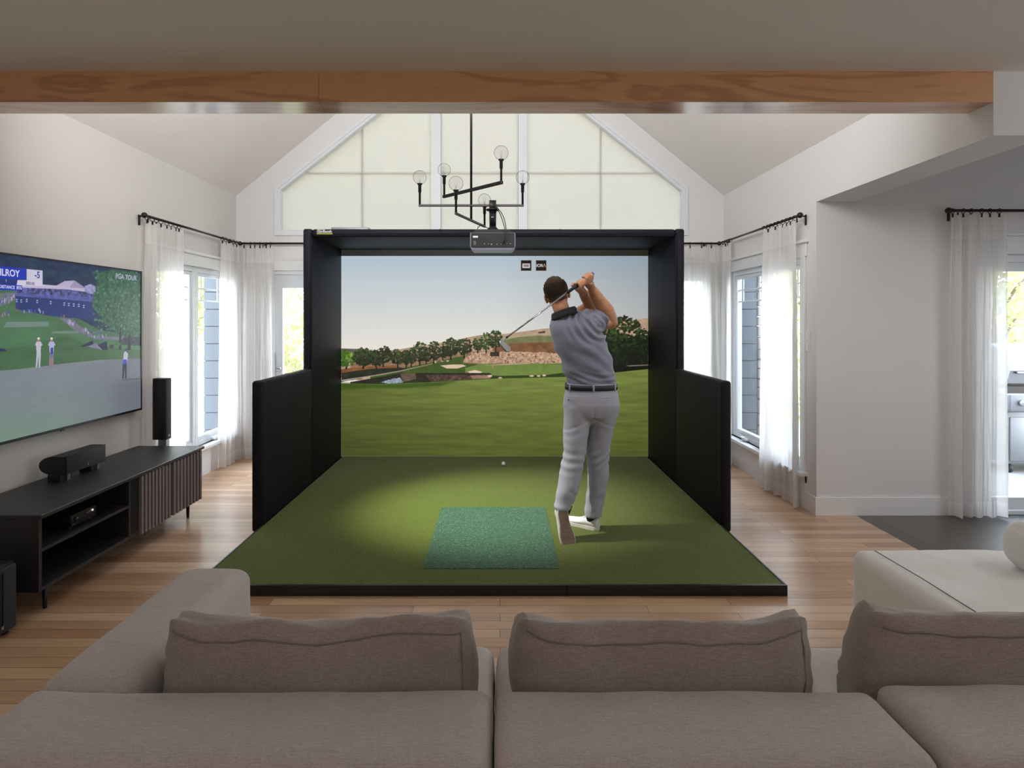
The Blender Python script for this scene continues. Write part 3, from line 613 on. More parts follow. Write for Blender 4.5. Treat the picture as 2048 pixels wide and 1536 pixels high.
def paint_course():
    c = Canvas(682, 1296, 512, 913, 900, 588); X, Y = c.X, c.Y
    t = np.clip((Y-512)/185, 0, 1)[..., None]; top = np.array((176, 192, 203)); hor = np.array((228, 223, 214))
    im = top*(1-t)+hor*t; r = np.clip((X-1000)/300, 0, 1)[..., None]; im = im*(1-r)+(np.array((146, 159, 170))*(1-t)+np.array((188, 184, 178))*t)*r
    c.im = im*(1+.012*c.n2[..., None])
    # far ground and hills
    c.poly([(682, 697), (715, 698), (740, 703), (790, 700), (850, 690), (905, 682), (930, 676), (960, 670), (1010, 668), (1060, 661), (1090, 657), (1130, 655), (1210, 648), (1296, 636), (1296, 760), (682, 760)], (172, 146, 122), .35, wob=.4)
    c.poly([(682, 697), (715, 698), (745, 704), (745, 715), (682, 715)], (92, 86, 80), .2)
    c.poly([(700, 716), (1010, 700), (1010, 745), (700, 750)], (138, 108, 84), .4)
    c.poly([(985, 682), (1030, 673), (1075, 670), (1130, 672), (1200, 690), (1200, 725), (985, 720)], (112, 114, 74), .3)
    c.poly([(990, 680), (1030, 671), (1075, 668), (1130, 670), (1130, 673), (1075, 671), (1030, 675), (990, 685)], (168, 150, 118), .2)
    c.poly([(985, 697), (1010, 688), (1040, 686), (1130, 683), (1200, 700), (1200, 720), (985, 720)], (122, 84, 54), .5, wob=.6)
    c.poly([(1075, 664), (1090, 662), (1090, 666), (1078, 667)], (70, 60, 50))
    # rock wall
    c.poly([(925, 724), (935, 712), (955, 704), (1000, 703), (1060, 704), (1130, 706), (1130, 724), (1090, 728), (980, 729)], (176, 142, 118), .75, c.n3, wob=1.2)
    r = np.random.RandomState(4)
    for k in range(46):
        x, y = r.uniform(935, 1120), r.uniform(704, 726); c.ell(x, y, r.uniform(1, 3), r.uniform(.7, 2), (84, 62, 50) if k % 2 else (205, 176, 150), soft=.5)
    c.poly([(980, 704), (998, 703), (998, 713), (980, 712)], (52, 44, 38), .4)
    # meadow slopes
    c.poly([(740, 746), (800, 737), (860, 726), (905, 716), (930, 711), (925, 726), (960, 729), (1120, 727), (1296, 722), (1296, 770), (740, 770)], (64, 84, 34), .3)
    c.poly([(930, 736), (960, 728), (985, 727), (1060, 726), (1110, 728), (1160, 730), (1160, 748), (1120, 751), (1010, 753), (930, 746)], (108, 128, 62), .15)
    c.poly([(965, 731), (1010, 728), (1060, 726), (1060, 727.5), (1010, 730)], (190, 160, 140))
    c.poly([(880, 731), (905, 729), (925, 729), (932, 732), (915, 737), (893, 737)], (214, 186, 164), .1)
    c.poly([(935, 743), (950, 740), (965, 744), (958, 747), (940, 747)], (218, 192, 170), .1)
    c.poly([(920, 748), (1000, 752), (1090, 750), (1130, 745), (1130, 757), (1000, 760), (920, 757)], (44, 62, 24), .4, wob=.5)
    # reeds, dark bank, pond
    c.poly([(682, 738), (740, 733), (790, 731), (800, 734), (740, 740), (682, 748)], (126, 80, 46), .5, wob=.8)
    c.poly([(682, 746), (740, 738), (800, 735), (820, 738), (760, 750), (682, 764)], (42, 44, 34), .6, wob=.6)
    c.poly([(700, 764), (760, 754), (800, 746), (980, 746), (985, 752), (940, 757), (860, 764), (760, 770), (700, 768)], (40, 40, 32), .9)
    c.poly([(760, 765), (785, 758), (800, 755), (806, 765), (780, 768)], (134, 150, 162), .8, c.n3, wob=.9)
    c.poly([(800, 747), (830, 746), (832, 758), (806, 764)], (96, 80, 66), .6)
    c.poly([(850, 750), (985, 750), (980, 757), (860, 763)], (78, 60, 50), 1.2, c.n3)
    c.poly([(940, 751), (985, 750), (980, 757), (945, 758)], (142, 108, 88), .5)
    c.poly([(682, 763), (750, 752), (800, 743), (865, 728), (898, 720), (866, 727), (800, 741), (750, 750), (682, 760)], (168, 150, 134), .15)
    for x, y in ((870, 724), (884, 722), (895, 722)): c.ell(x, y, 3.5, 2, (190, 180, 160), .2, .5)
    for x, y, s_ in ((979, 752, 6), (1000, 756, 5), (1063, 752, 6), (1077, 752, 5), (1088, 751, 5), (1257, 741, 4)): c.ell(x, y, s_, 2.4, (214, 188, 168), .3, .5)
    c.poly([(984, 729), (986, 729), (986, 737), (984, 737)], (205, 120, 110))
    # near fairway
    fair = [(682, 767), (760, 768), (860, 765), (930, 761), (1000, 757), (1130, 754), (1230, 745), (1296, 738), (1296, 913), (682, 913)]
    c.poly(fair, (104, 126, 56))
    m = (Y > 738)&(c.im[..., 0] > 90)
    tt = np.clip((Y-756)/157, 0, 1); g = np.array((114, 128, 60))*(1-tt[..., None])+np.array((80, 90, 38))*tt[..., None]
    left = np.clip((940-X)/260, 0, 1)*.18; g = g*(1-left[..., None]); rt = np.clip((X-1200)/96, 0, 1)*.08; g = g*(1-rt[..., None])
    st = fbm(c.h, c.w, 90, 7, 9, 5)-.5; g = g*(1+.34*st[..., None]+.10*c.nf[..., None]*tt[..., None])
    msk = np.zeros(X.shape); cc = Canvas.__new__(Canvas); cc.__dict__ = dict(c.__dict__); cc.im = np.zeros(X.shape+(3,)); Canvas.poly(cc, fair, (1, 1, 1)); msk = cc.im[..., :1]
    c.im = c.im*(1-msk)+g*msk
    c.poly([(682, 766), (760, 769), (860, 765), (910, 763), (880, 772), (800, 777), (740, 776), (682, 780)], (62, 84, 28), .2, soft=5)
    # trees
    D, L1 = (34, 42, 24), (92, 112, 52)
    for a in ((692, 703, 739, 46, (50, 84, 26), (122, 160, 62)), (726, 696, 738, 48, D, (80, 94, 50)), (752, 700, 738, 34, D, (84, 100, 52)), (766, 691, 734, 34, D, (66, 78, 42)), (795, 698, 736, 34, D, L1), (812, 700, 736, 26, D, L1),
              (822, 696, 734, 26, D, L1), (839, 683, 731, 36, D, L1), (852, 700, 728, 26, D, L1), (867, 682, 728, 32, D, (78, 92, 50)), (885, 692, 722, 24, D, (70, 84, 46)), (901, 676, 720, 40, D, (92, 108, 62)), (928, 675, 717, 34, D, (74, 90, 46)),
              (955, 676, 706, 24, D, (110, 140, 62)), (972, 664, 707, 26, (44, 70, 26), (118, 152, 64)), (991, 660, 705, 30, D, (74, 100, 46))): c.tree(*a)
    DD = (14, 20, 8)
    c.poly([(1195, 690), (1215, 680), (1296, 670), (1296, 736), (1195, 740)], (16, 22, 10), .5)
    for a in ((1212, 652, 745, 52), (1254, 631, 742, 74), (1284, 655, 730, 44), (1232, 662, 735, 60)): c.tree(*a, DD, (66, 90, 34), seed=3, n=150)
    c.poly([(1200, 738), (1240, 728), (1296, 732), (1296, 738), (1230, 745), (1200, 748)], (12, 16, 8), .5)
    c.poly([(1250, 731), (1296, 729), (1296, 731), (1260, 733)], (120, 110, 96))
    for x0 in (1042, 1072):
        c.poly([(x0-.6, 520.4), (x0+20.6, 520.4), (x0+20.6, 541.6), (x0-.6, 541.6)], (120, 92, 74)); c.poly([(x0, 521), (x0+20, 521), (x0+20, 541), (x0, 541)], (30, 26, 26))
    c.poly([(1044.5, 527), (1059.5, 527), (1059.5, 536), (1044.5, 536)], (222, 214, 210)); c.poly([(1046.5, 528.6), (1057.8, 528.6), (1057.8, 534), (1046.5, 534)], (140, 128, 128))
    return c
def paint_tv(txf):
    """painted in photograph pixels undone to the TV's own plane; see tvxy"""
    Y0, Y1, Z0, Z1 = txf
    c = Canvas(0, Y1-Y0, 0, Z1-Z0, 780, 440)           # metres
    def q(px, py):                                      # a photographed pixel -> (along, down) on the TV face
        Y = F*2.88/(1000-px); return (Y-Y0, Z1-(CAMZ-(py-640)*Y/F))
    def P(*pts): return [q(*p) for p in pts]
    s = .003
    c.im[:] = (30, 48, 82); c.mix(np.clip(c.n1*3, 0, 1), (44, 72, 80), .2); c.mix(np.clip(-c.n1*3-.2, 0, 1), (18, 30, 62))
    n3b = fbm(c.h, c.w, 7, 7, 21, 3)-.5
    def poly(p, col, nz=0.0, n=None, wob=0.0, soft=s): 
        c.poly(p, col, nz, n, wob*.002, soft)
    # course grounds
    poly(P((-150, 585), (45, 575), (200, 660), (300, 675), (300, 740), (-150, 790)), (72, 108, 78), .12, c.n2)
    poly([(0, q(20, 590)[1])]+P((30, 610), (60, 618), (110, 632), (150, 650), (170, 668), (240, 682), (290, 690), (290, 716), (0, 762), (-150, 820))+[(0, 2)], (76, 116, 80), .2, c.n2)
    poly(P((0, 700), (60, 690), (130, 672), (180, 690), (285, 700), (285, 717), (0, 740)), (68, 104, 70), .15, c.n2)
    poly(P((8, 655), (14, 644), (98, 643), (98, 653)), (112, 136, 126)); poly(P((102, 667), (108, 662), (160, 662), (158, 667)), (110, 134, 122))
    # putting green (pale, greyish)
    yb = q(285, 717)
    poly([(-.1, q(0, 742)[1]+(q(0, 742)[1]-q(120, 728)[1])*0.9)]+P((0, 742), (60, 736), (120, 728), (200, 720), (285, 717), (285, 830))+[(2.2, 1.2), (-.1, 1.2)], (128, 136, 142))
    dd = np.clip((c.Y-q(150, 760)[1])/.35, 0, 1)*np.clip((q(300, 800)[0]-c.X)/1.4, 0, 1)
    c.mix(dd*.75*(c.Y > q(150, 760)[1]), (116, 148, 118)); c.mix(np.clip((c.X-q(120, 700)[0])/.7, 0, 1)*.45*(c.Y > q(200, 722)[1]), (98, 98, 110))
    c.im *= (1+.05*c.n2[..., None])
    # spectator path
    poly(P((-60, 590), (30, 585), (32, 600), (-60, 640)), (108, 116, 122), .2); poly(P((120, 636), (140, 637), (190, 672), (285, 676), (285, 682), (190, 678), (150, 660)), (120, 118, 138), .2)
    # grandstand
    poly(P((32, 590), (186, 600), (192, 640), (100, 632), (32, 618)), (34, 54, 112)); poly(P((30, 582), (190, 592), (192, 604), (32, 592)), (88, 92, 158), .4, n3b)
    poly(P((34, 578), (50, 572), (190, 585), (190, 594), (34, 586)), (74, 78, 128), 1.6, n3b)
    poly(P((40, 568), (85, 569), (135, 573), (190, 580), (190, 586), (135, 579), (40, 575)), (196, 184, 208)); poly(P((112, 572), (130, 562), (150, 561), (170, 575), (172, 578)), (186, 174, 202)); poly(P((150, 561), (172, 577), (140, 575)), (158, 150, 176))
    poly(P((170, 572), (182, 568), (192, 573), (192, 590), (170, 584)), (150, 146, 190), .5, n3b)
    for x, y in ((34, 598), (43, 599), (54, 598), (75, 600), (102, 602), (129, 605), (138, 606), (148, 607), (158, 608), (168, 610)):
        for dy in (0, 4): poly(P((x-1.5, y+dy), (x+2, y+dy), (x+2, y+dy+2), (x-1.5, y+dy+2)), (190, 192, 224))
    r = np.random.RandomState(8)
    def crowd(n, x0, y0, x1, y1, sp):
        for k in range(n):
            t = r.rand(); x = x0+(x1-x0)*t+r.normal()*2; y = y0+(y1-y0)*t+r.normal()*sp
            col = [(176, 172, 208), (70, 84, 160), (140, 136, 170), (120, 100, 100)][r.randint(4)]
            poly(P((x-1, y-3), (x+1, y-3), (x+1.2, y+3), (x-1.2, y+3)), col)
    crowd(26, 2, 605, 30, 590, 3); crowd(14, 32, 620, 88, 622, 2); crowd(40, 120, 634, 205, 678, 3.5); crowd(12, 0, 630, 22, 622, 4); crowd(18, 190, 668, 215, 672, 3)
    # big tree on the right
    x0, y0 = q(188, 560); x1, y1 = q(283, 690)
    c.poly(P((195, 545), (230, 538), (285, 548), (285, 680), (240, 672), (205, 640), (184, 610), (192, 580)), (52, 92, 74), .8, n3b, .004, .02)
    for k in range(420):
        px, py = r.uniform(186, 284), r.uniform(542, 672)
        if px < 196 and 560 < py < 585: continue
        a, b = q(px, py); lt = r.rand()
        c.ell(a, b, r.uniform(.008, .02), r.uniform(.006, .014), (44+50*lt, 84+56*lt, 62+46*lt), soft=.5)
    poly(P((232, 688), (250, 674), (284, 674), (284, 692)), (46, 60, 62), 1.2, n3b); poly(P((238, 700), (240, 655), (243, 655), (243, 700)), (48, 48, 56)); poly(P((255, 700), (258, 670), (262, 665), (262, 700)), (38, 38, 46))
    poly(P((162, 692), (186, 681), (188, 689), (166, 694)), (36, 42, 68)); poly(P((196, 690), (214, 682), (216, 700), (206, 700)), (34, 40, 70)); poly(P((176, 693), (192, 686), (206, 700)), (128, 126, 150)); poly(P((-60, 690), (12, 698), (14, 702), (-60, 712)), (40, 48, 84))
    c.ell(*q(224, 693), .03, .018, (58, 56, 62), .4); c.ell(*q(238, 688), .03, .016, (62, 110, 72), .3)
    # the three players standing on the green
    W = (196, 192, 206); SK = (170, 130, 120)
    for bx, col, tr in ((78, W, (188, 188, 200)), (104, (176, 178, 208), (120, 116, 140))):
        poly(P((bx-7, 690), (bx-4, 683), (bx+4, 683), (bx+8, 690), (bx+5, 692), (bx+4, 706), (bx-4, 706), (bx-5, 692)), col); c.ell(*q(bx, 680), .012, .014, SK); c.ell(*q(bx, 677), .012, .008, (226, 226, 236))
        poly(P((bx-6, 735), (bx-4, 705), (bx+5, 705), (bx+3, 735), (bx, 735), (bx, 712), (bx-3, 735)), tr)
    poly(P((102, 696), (107, 695), (107, 708), (102, 708)), (44, 66, 150)); poly(P((100, 716), (108, 716), (108, 733), (100, 733)), (150, 124, 120))
    bx = 251
    poly(P((bx-4, 722), (bx-3, 706), (bx+1, 702), (bx+6, 708), (bx+4, 722)), (188, 186, 204)); c.ell(*q(bx+2, 700), .012, .013, (44, 60, 120)); poly(P((bx-5, 729), (bx-4, 719), (bx+3, 719), (bx+3, 729)), (40, 70, 180))
    poly(P((bx-6, 757), (bx-5, 728), (bx+3, 728), (bx+3, 757), (bx, 757), (bx-1, 735), (bx-3, 757)), (24, 36, 52)); poly(P((bx-6, 759), (bx+30, 756), (bx+30, 757.5), (bx-6, 761)), (80, 84, 92))
    c.im *= np.array((1.0, 1.0, 1.02))
    # caption panels
    BL = (14, 52, 178)
    poly(P((-300, 484), (0, 532), (53, 537), (53, 560), (0, 557), (-300, 525)), BL); poly(P((-300, 525), (0, 557), (36, 560), (34, 571), (0, 569), (-300, 545)), (30, 50, 120)); poly(P((-300, 545), (0, 569), (45, 570), (45, 581), (0, 580), (-300, 560)), BL)
    poly(P((54, 538), (86, 541), (86, 562), (54, 561)), (206, 204, 222)); poly(P((36, 560), (86, 561), (86, 572), (46, 571), (34, 570)), (214, 208, 226))
    poly(P((86, 569), (135, 573), (86, 575)), (200, 190, 214))
    return c, q
# ================================================================ GOLF BOOTH
SY, ZT, BL_, BR_ = 6.50, 0.056, -1.72, 1.605      # screen depth, turf top, inner faces
booth = thing('golf_simulator_booth', 'black padded golf simulator booth with big projection screen and low side wings', 'golf simulator', (-.06, 5.5, 0.0))
t_ = .082
def padbox(bm, *a): box(bm, *a, bev=.02, seg=3)
TOPZ = 2.375
bm = bmesh.new(); padbox(bm, BL_-t_, BL_, 5.48, 6.56, 0, TOPZ); sharp(obj('side_panel', bm, M['pad'], booth), 60)
bm = bmesh.new(); padbox(bm, BR_, BR_+t_, 5.48, 6.56, 0, TOPZ); sharp(obj('side_panel', bm, M['pad'], booth), 60)
bm = bmesh.new(); padbox(bm, BL_+.001, BR_-.001, 5.482, 6.56, 2.30, TOPZ-.003); sharp(obj('top_panel', bm, M['pad'], booth), 60)
for a, b in ((BL_-t_+.004, BL_), (BR_, BR_+t_-.012)):
    bm = bmesh.new(); padbox(bm, a, b, 4.42, 5.49, ZT+.002 if False else .0, 1.095); o = obj('side_wing', bm, M['pad'], booth); sharp(o, 60)
    bm = bmesh.new(); padbox(bm, a-.003, b+.003, 4.345, 4.43, .0, 1.097); o = obj('wing_end_pad', bm, M['pad_end'], booth); sharp(o, 60)
# raised piping where the cover is sewn round the mouth
bm = bmesh.new(); tube(bm, [(BL_-.012, 5.478, 1.10), (BL_-.012, 5.478, 2.33), (BR_+.012, 5.478, 2.33), (BR_+.012, 5.478, 1.10)], .006, 8); obj('cover_seam', bm, M['pad_end'], booth)
for px in (880, 1120):
    x = at(px, 470, 5.48).x; obj('cover_seam', BX(x-.004, x+.004, 5.475, 5.485, 2.30, 2.372, .001, 1), M['pad_end'], booth)
zs0, zs1 = at(0, 913, SY).z, at(0, 512, SY).z
obj('screen_backing', BX(BL_, BR_, SY+.006, SY+.03, ZT, 2.31), plain('grey_screen_fabric', rgb(120, 122, 134), .8, nscale=40, nmix=.03), booth, False)
obj('screen_header_band', BX(BL_, BR_, SY-.004, SY+.005, zs1+.001, 2.30), plain('slate_header_band', rgb(205, 207, 226), .7, nscale=20, nmix=.06), booth, False)
crs = paint_course()
scr = crs.mesh('impact_screen', lambda U, V: (BL_+U*(BR_-BL_), np.full(U.shape, SY)+.003, zs1+(zs0-zs1)*V), picture('projected_course_picture', 1.0), booth)
scr['label'] = 'projection screen showing a golf course under a pale sky'
wh = emit('projected_white', rgb(215, 205, 200)); orr = emit('projected_orange', rgb(214, 150, 110))
RX = Matrix.Rotation(PI/2, 4, 'X')
p = at(1072.4, 535, SY)
text_mesh('screen_lettering', 'IOR', .046, wh, scr, Matrix.Translation((p.x, SY-.001, p.z+.006)) @ RX, bold=.0008, sx_=.95)
text_mesh('screen_lettering', '\u039b', .046, orr, scr, Matrix.Translation((p.x+.073, SY-.001, p.z+.006)) @ RX, bold=.0008)
# sewn brand patch
p0, p1 = at(634, 459, 5.47), at(665, 468.5, 5.47)
patch = obj('brand_patch', BX(p0.x, p1.x, 5.474, 5.481, p1.z, p0.z, .002), plain('patch_black', rgb(22, 22, 26), .6, nscale=30), booth, False)
gr = plain('patch_lime', rgb(150, 165, 50), .6, nscale=30); gy = plain('patch_white_thread', rgb(215, 212, 222), .6, nscale=30)
obj('lime_stripe', BX(p0.x+.004, p1.x, 5.472, 5.4745, p1.z, p1.z+.010), gr, patch, False)
bm = bmesh.new(); box(bm, p0.x, p0.x+.004, 5.472, 5.4745, p1.z, p0.z); box(bm, p0.x, p0.x+.07, 5.472, 5.4745, p0.z-.003, p0.z); obj('white_border', bm, gy, patch, False)
text_mesh('brand_lettering', 'SimBooth', .034, gy, patch, Matrix.Translation((p0.x+.009, 5.4725, p1.z+.015)) @ RX, bold=.0007, sx_=.93)
# slim box lying on the booth
p0, p1 = at(664, 456, 5.6), at(739, 459, 5.6)
o = obj('sensor_unit', BX(p0.x, p1.x, 5.56, 5.72, TOPZ-.004, TOPZ+.026, .008), plain('grey_aluminium_case', rgb(150, 150, 150), .4, .3, nscale=20), None)
sharp(tagk(o, 'slim flat grey unit lying on top of the booth near its left end', 'sensor'), 40)
# turf platform
MY0 = 3.345
plat = thing('turf_platform', 'low black edged platform covered in olive green golf turf', 'golf platform', (-.06, 5, 0))
obj('platform_base', BX(BL_+.003, BR_-.003, MY0+.012, 6.57, 0, .046), M['rubber'], plat, False)
t = bmesh.new(); box(t, BL_+.012, BR_-.012, MY0+.02, 6.55, .046, ZT); obj('turf', t, M['turf'], plat, False)
ed = plain('dark_aluminium_edging', rgb(32, 32, 38), .35, .2, nscale=10)
xs = [BL_, at(833, 1180, MY0).x, at(1133, 1180, MY0).x, BR_]
for a, b in zip(xs, xs[1:]):
    obj('edge_trim', BX(a+.0006, b-.0006, MY0, MY0+.02, 0, ZT+.004, .002, 1), ed, plat, False)
for a in (BL_-.0, BR_-.013):
    obj('edge_trim', BX(a, a+.013, MY0+.021, 4.34, 0.0, ZT+.004, .002, 1), ed, plat, False)
h0, h1 = at(845, 1138, 3.575), at(880, 1014, 4.75)
o = obj('hitting_mat', BX(-.462, .357, 3.575, 4.75, ZT, ZT+.004, .001, 1), M['hit'], None, False)
tagk(o, 'rectangular teal green hitting mat laid in the middle of the turf', 'golf mat')
bm = bmesh.new(); ball(bm, (.035, 6.1, ZT+.0222), .0222, 24); o = obj('golf_ball', bm, plain('golf_ball_white', rgb(225, 222, 232), .35, nscale=10, nmix=.02, bump=.5, bscale=220), None)
tagk(o, 'small white golf ball lying on the turf in front of the projection screen', 'golf ball')

# ================================================================ TELEVISION
TY0, TY1, TZ0, TZ1 = 2.85, 4.825, .818, 1.932
tv = thing('television', 'large wall mounted flat television showing a golf tournament', 'television', (XL, 3.84, TZ0))
obj('housing', BX(-2.925, -2.885, TY0, TY1, TZ0, TZ1, .004), M['plastic'], tv, False)
obj('wall_mount', BX(XL, -2.925, 3.5, 4.2, 1.15, 1.6), M['blackm'], tv, False)
bz = .011
bm = bmesh.new()
for q_ in ((TY0, TY1, TZ0, TZ0+.016), (TY0, TY1, TZ1-bz, TZ1), (TY0, TY0+bz, TZ0+.016, TZ1-bz), (TY1-bz, TY1, TZ0+.016, TZ1-bz)): box(bm, -2.886, -2.878, *q_)
obj('bezel', bm, M['plastic'], tv, False)
a0, a1, b0, b1 = TY0+bz, TY1-bz, TZ0+.016, TZ1-bz
cv, tq = paint_tv((a0, a1, b0, b1))
ts = cv.mesh('tv_screen', lambda U, V: (np.full(U.shape, -2.8825), a0+U*(a1-a0), b1+(b0-b1)*V), picture('broadcast_picture', .86), tv)
# captions lie in the screen plane, read along +Y
TM = Matrix(((0, 0, 1, 0), (1, 0, 0, 0), (0, 1, 0, 0), (0, 0, 0, 1)))
def cap(s, px, py, size, mat, sx_=1.0, bold=0.0):
    Y = F*2.88/(1000-px); z = CAMZ-(py-640)*Y/F
    return text_mesh('caption_lettering', s, size, mat, ts, Matrix.Translation((-2.8818, Y, z)) @ TM, depth=.0002, sx_=sx_, bold=bold)
wt = emit('caption_white', rgb(206, 204, 228)); nv = emit('caption_navy', rgb(54, 64, 140)); lv = emit('caption_grey', rgb(176, 178, 196)); gl = emit('caption_lilac', rgb(132, 124, 160))
cap('McILROY', -18.5, 548.7, .056, wt, .92, .0012)
cap('-5', 70, 555.5, .058, nv, .9, .0012); cap('1', 11, 564, .026, lv); cap('BIRDIE', 52.5, 568.8, .025, gl, .95, .001)
cap('HIS DISTANCE  85%', -12.5, 575.2, .0265, wt, .88, .0004)
cap('PGA TOUR', 231.5, 556.5, .052, lv, 1.02, .001)
obj('badge', BX(-2.888, -2.876, at(0, 0, 1).y*0+3.935, 3.965, TZ0-.008, TZ0+.001), M['plastic'], tv, False)

# ================================================================ MEDIA CONSOLE
CX0, CX1, CY0, CY1, CZ = -2.90, -2.375, 3.09, 4.80, .534
con = thing('media_console', 'long black wooden media console with open shelves and slatted doors', 'media console', (-2.64, 3.95, 0))
obj('top', BX(CX0, CX1+.012, CY0, CY1, CZ-.022, CZ, .003, 1), M['blackwood'], con, False)
cz0, cz1 = .130, CZ-.022
obj('side_board', BX(CX0+.01, CX1-.01, CY0+.012, CY0+.034, cz0, cz1), M['blackwood'], con, False)
obj('side_board', BX(CX0+.01, CX1-.015, CY1-.034, CY1-.012, cz0, cz1), M['blackwood'], con, False)
obj('side_board', BX(CX0+.01, CX1-.01, 3.855, 3.875, cz0+.02, cz1), M['blackwood'], con, False)
obj('base_board', BX(CX0+.01, CX1-.01, CY0+.034, CY1-.034, cz0, cz0+.02), M['blackwood'], con, False)
obj('back_board', BX(CX0, CX0+.01, CY0+.012, CY1-.012, cz0, cz1), M['blackcav'], con, False)
obj('shelf', BX(CX0+.01, CX1-.012, CY0+.034, 3.855, .332, .350), M['blackwood'], con, False)
for k, (d0, d1) in enumerate(((3.88, 4.335), (4.345, 4.79))):
    d = obj('door', BX(CX1-.025, CX1-.012, d0, d1, cz0-.005, cz1-.004), M['blackcav'], con, False)
    n = 9; st = d0+(.085 if k == 0 else .012)
    step = (d1-st)/n if k == 0 else (d1-st-.004)/9.0
    for i in range(n):
        y = st+i*step; obj('slat', BX(CX1-.012, CX1+.008, y, y+step*.56, cz0-.008, cz1-.004, .001, 1), M['slat'], d, False)
for x, y in ((CX1-.06, CY1-.12), (CX1-.06, CY0+.12), (CX0+.06, CY1-.12), (CX0+.06, CY0+.12)):
    bm = bmesh.new(); cyl(bm, (x, y, cz0), (x, y, 0), .014, 14, .010); obj('leg', bm, M['blackm'], con)
# receiver on the shelf
rc = thing('receiver', 'small black audio receiver on the upper open shelf of the console', 'receiver', (-2.55, 3.5, .35))
Y0r, Y1r = 1200*2.44/(1000-141)*1.0, 1200*2.44/(1000-190)
obj('body', BX(-2.70, -2.44, Y0r, Y1r, .358, .428, .004), M['plastic'], rc)
obj('face_plate', BX(-2.440, -2.434, Y0r, Y1r, .362, .428, .002), plain('receiver_face', rgb(52, 47, 50), .35, .3, nscale=30), rc)
for y in (Y0r+.02, Y1r-.02): 
    bm = bmesh.new(); cyl(bm, (-2.46, y, .35), (-2.46, y, .359), .010); obj('foot', bm, M['silver'], rc)
bm = bmesh.new(); cyl(bm, (-2.434, Y1r-.035, .408), (-2.428, Y1r-.035, .408), .006); obj('power_light', bm, emit('small_white_led', rgb(220, 215, 205), 1.0), rc)
bm = bmesh.new(); cyl(bm, (-2.434, Y0r+.03, .398), (-2.424, Y0r+.03, .398), .013); obj('volume_knob', bm, M['plastic'], rc)
for q_ in ((Y1r-.085, Y1r-.055, .404, .408), (Y0r+.01, Y0r+.03, .370, .374)): obj('marking', BX(-2.434, -2.432, *q_), M['silver'], rc, False)
# centre speaker
sp = thing('center_speaker', 'black long centre speaker lying on the media console below the television', 'speaker', (-2.77, 3.9, CZ))
y0, y1 = 3.72, 4.10
bm = bmesh.new(); pr = []
for k in range(21):
    a = PI/2+PI*k/20; pr.append((-2.775+.085*math.cos(a), .635+.056*math.sin(a)))
prism(bm, pr+[(-2.700, .580), (-2.700, .690)], 'y', y0, y1)
sharp(obj('body', bm, M['plastic'], sp), 40)
obj('grille', BX(-2.702, -2.692, y0+.008, y1-.003, .578, .692, .003), M['grille'], sp)
obj('logo', BX(-2.692, -2.690, 3.915, 3.925, .594, .606), M['silver'], sp, False)
for y in (3.77, 4.05): 
    f = obj('foot', BX(-2.80, -2.72, y-.06, y+.022, CZ, .582, .004), M['plastic'], sp, False); obj('foot_plate', BX(-2.72, -2.715, y-.005, y+.02, CZ, .582), M['silver'], f, False)
# tower speaker
tw = thing('tower_speaker', 'slim black tower speaker standing on the floor beyond the media console', 'speaker', (-2.78, 4.93, 0))
sharp(obj('cabinet', BX(-2.840, -2.745, 4.90, 4.98, .56, 1.062, .006), M['plastic'], tw), 40)
sharp(obj('grille', BX(-2.745, -2.722, 4.888, 4.975, .56, 1.062, .008), M['grille'], tw), 40)
obj('stand_column', BX(-2.80, -2.735, 4.915, 4.965, .02, .56), M['silver'], tw, False)
obj('stand_foot', BX(-2.84, -2.69, 4.86, 5.02, 0, .02, .004), M['plastic'], tw, False)
obj('logo', BX(-2.722, -2.720, 4.925, 4.94, .585, .60), M['silver'], tw, False)
# subwoofer
sw = thing('subwoofer', 'black box subwoofer on the floor in front of the console', 'subwoofer', (-2.57, 2.8, 0))
sharp(obj('cabinet', BX(-2.76, -2.41, 2.62, 2.99, .022, .350, .02, 3), M['plastic'], sw), 50)
sharp(obj('grille', BX(-2.41, -2.385, 2.63, 2.965, .03, .345, .012, 3), M['grille'], sw), 50)
obj('logo', BX(-2.385, -2.383, 2.87, 2.882, .055, .07), M['silver'], sw, False)
obj('grille_rib', BX(-2.386, -2.380, 2.875, 2.882, .075, .325), M['plastic'], sw, False)
for x in (-2.73, -2.44):
    for y in (2.66, 2.95):
        bm = bmesh.new(); cyl(bm, (x, y, 0), (x, y, .024), .02, 14); obj('foot', bm, M['rubber'], sw)
# ================================================================ CURTAINS AND RODS
RZ = 2.387
def rod(name, label, pts, finials, brackets, r=.011):
    t = thing(name, label, 'curtain rod', pts[0], 'dark curtain rods')
    bm = bmesh.new(); tube(bm, pts, r, 14); obj('pole', bm, M['rodm'], t)
    for f in finials: bm = bmesh.new(); ball(bm, f, .024, 18); obj('finial', bm, M['rodm'], t)
    for (a, wv) in brackets:     # a = point on the rod, wv = vector to the wall
        a = Vector(a); e = a+Vector(wv); bm = bmesh.new(); tube(bm, [a, e], .006, 10)
        n = Vector(wv).normalized(); s = Vector((-n.y, n.x, 0)); 
        t2 = bmesh.new(); bmesh.ops.create_cube(t2, size=1)
        for v in t2.verts: v.co = e-n*.004+s*v.co.x*.022+n*v.co.y*.008+Vector((0, 0, v.co.z*.085-.03))
        add(bm, t2); tube(bm, [a+Vector((0, 0, -.014)), a+Vector((0, 0, -.05))], .006, 10); obj('bracket', bm, M['rodm'], t)
    return t
rl, rr, rb = -2.875, 2.425, 6.635
rod('curtain_rod', 'dark curtain rod on the left wall above the left window', [(rl, 4.86, RZ), (rl, 6.60, RZ)], [(rl, 4.85, RZ)], [((rl, 4.90, RZ), (-.075, 0, 0)), ((rl, 6.52, RZ), (-.075, 0, 0))])
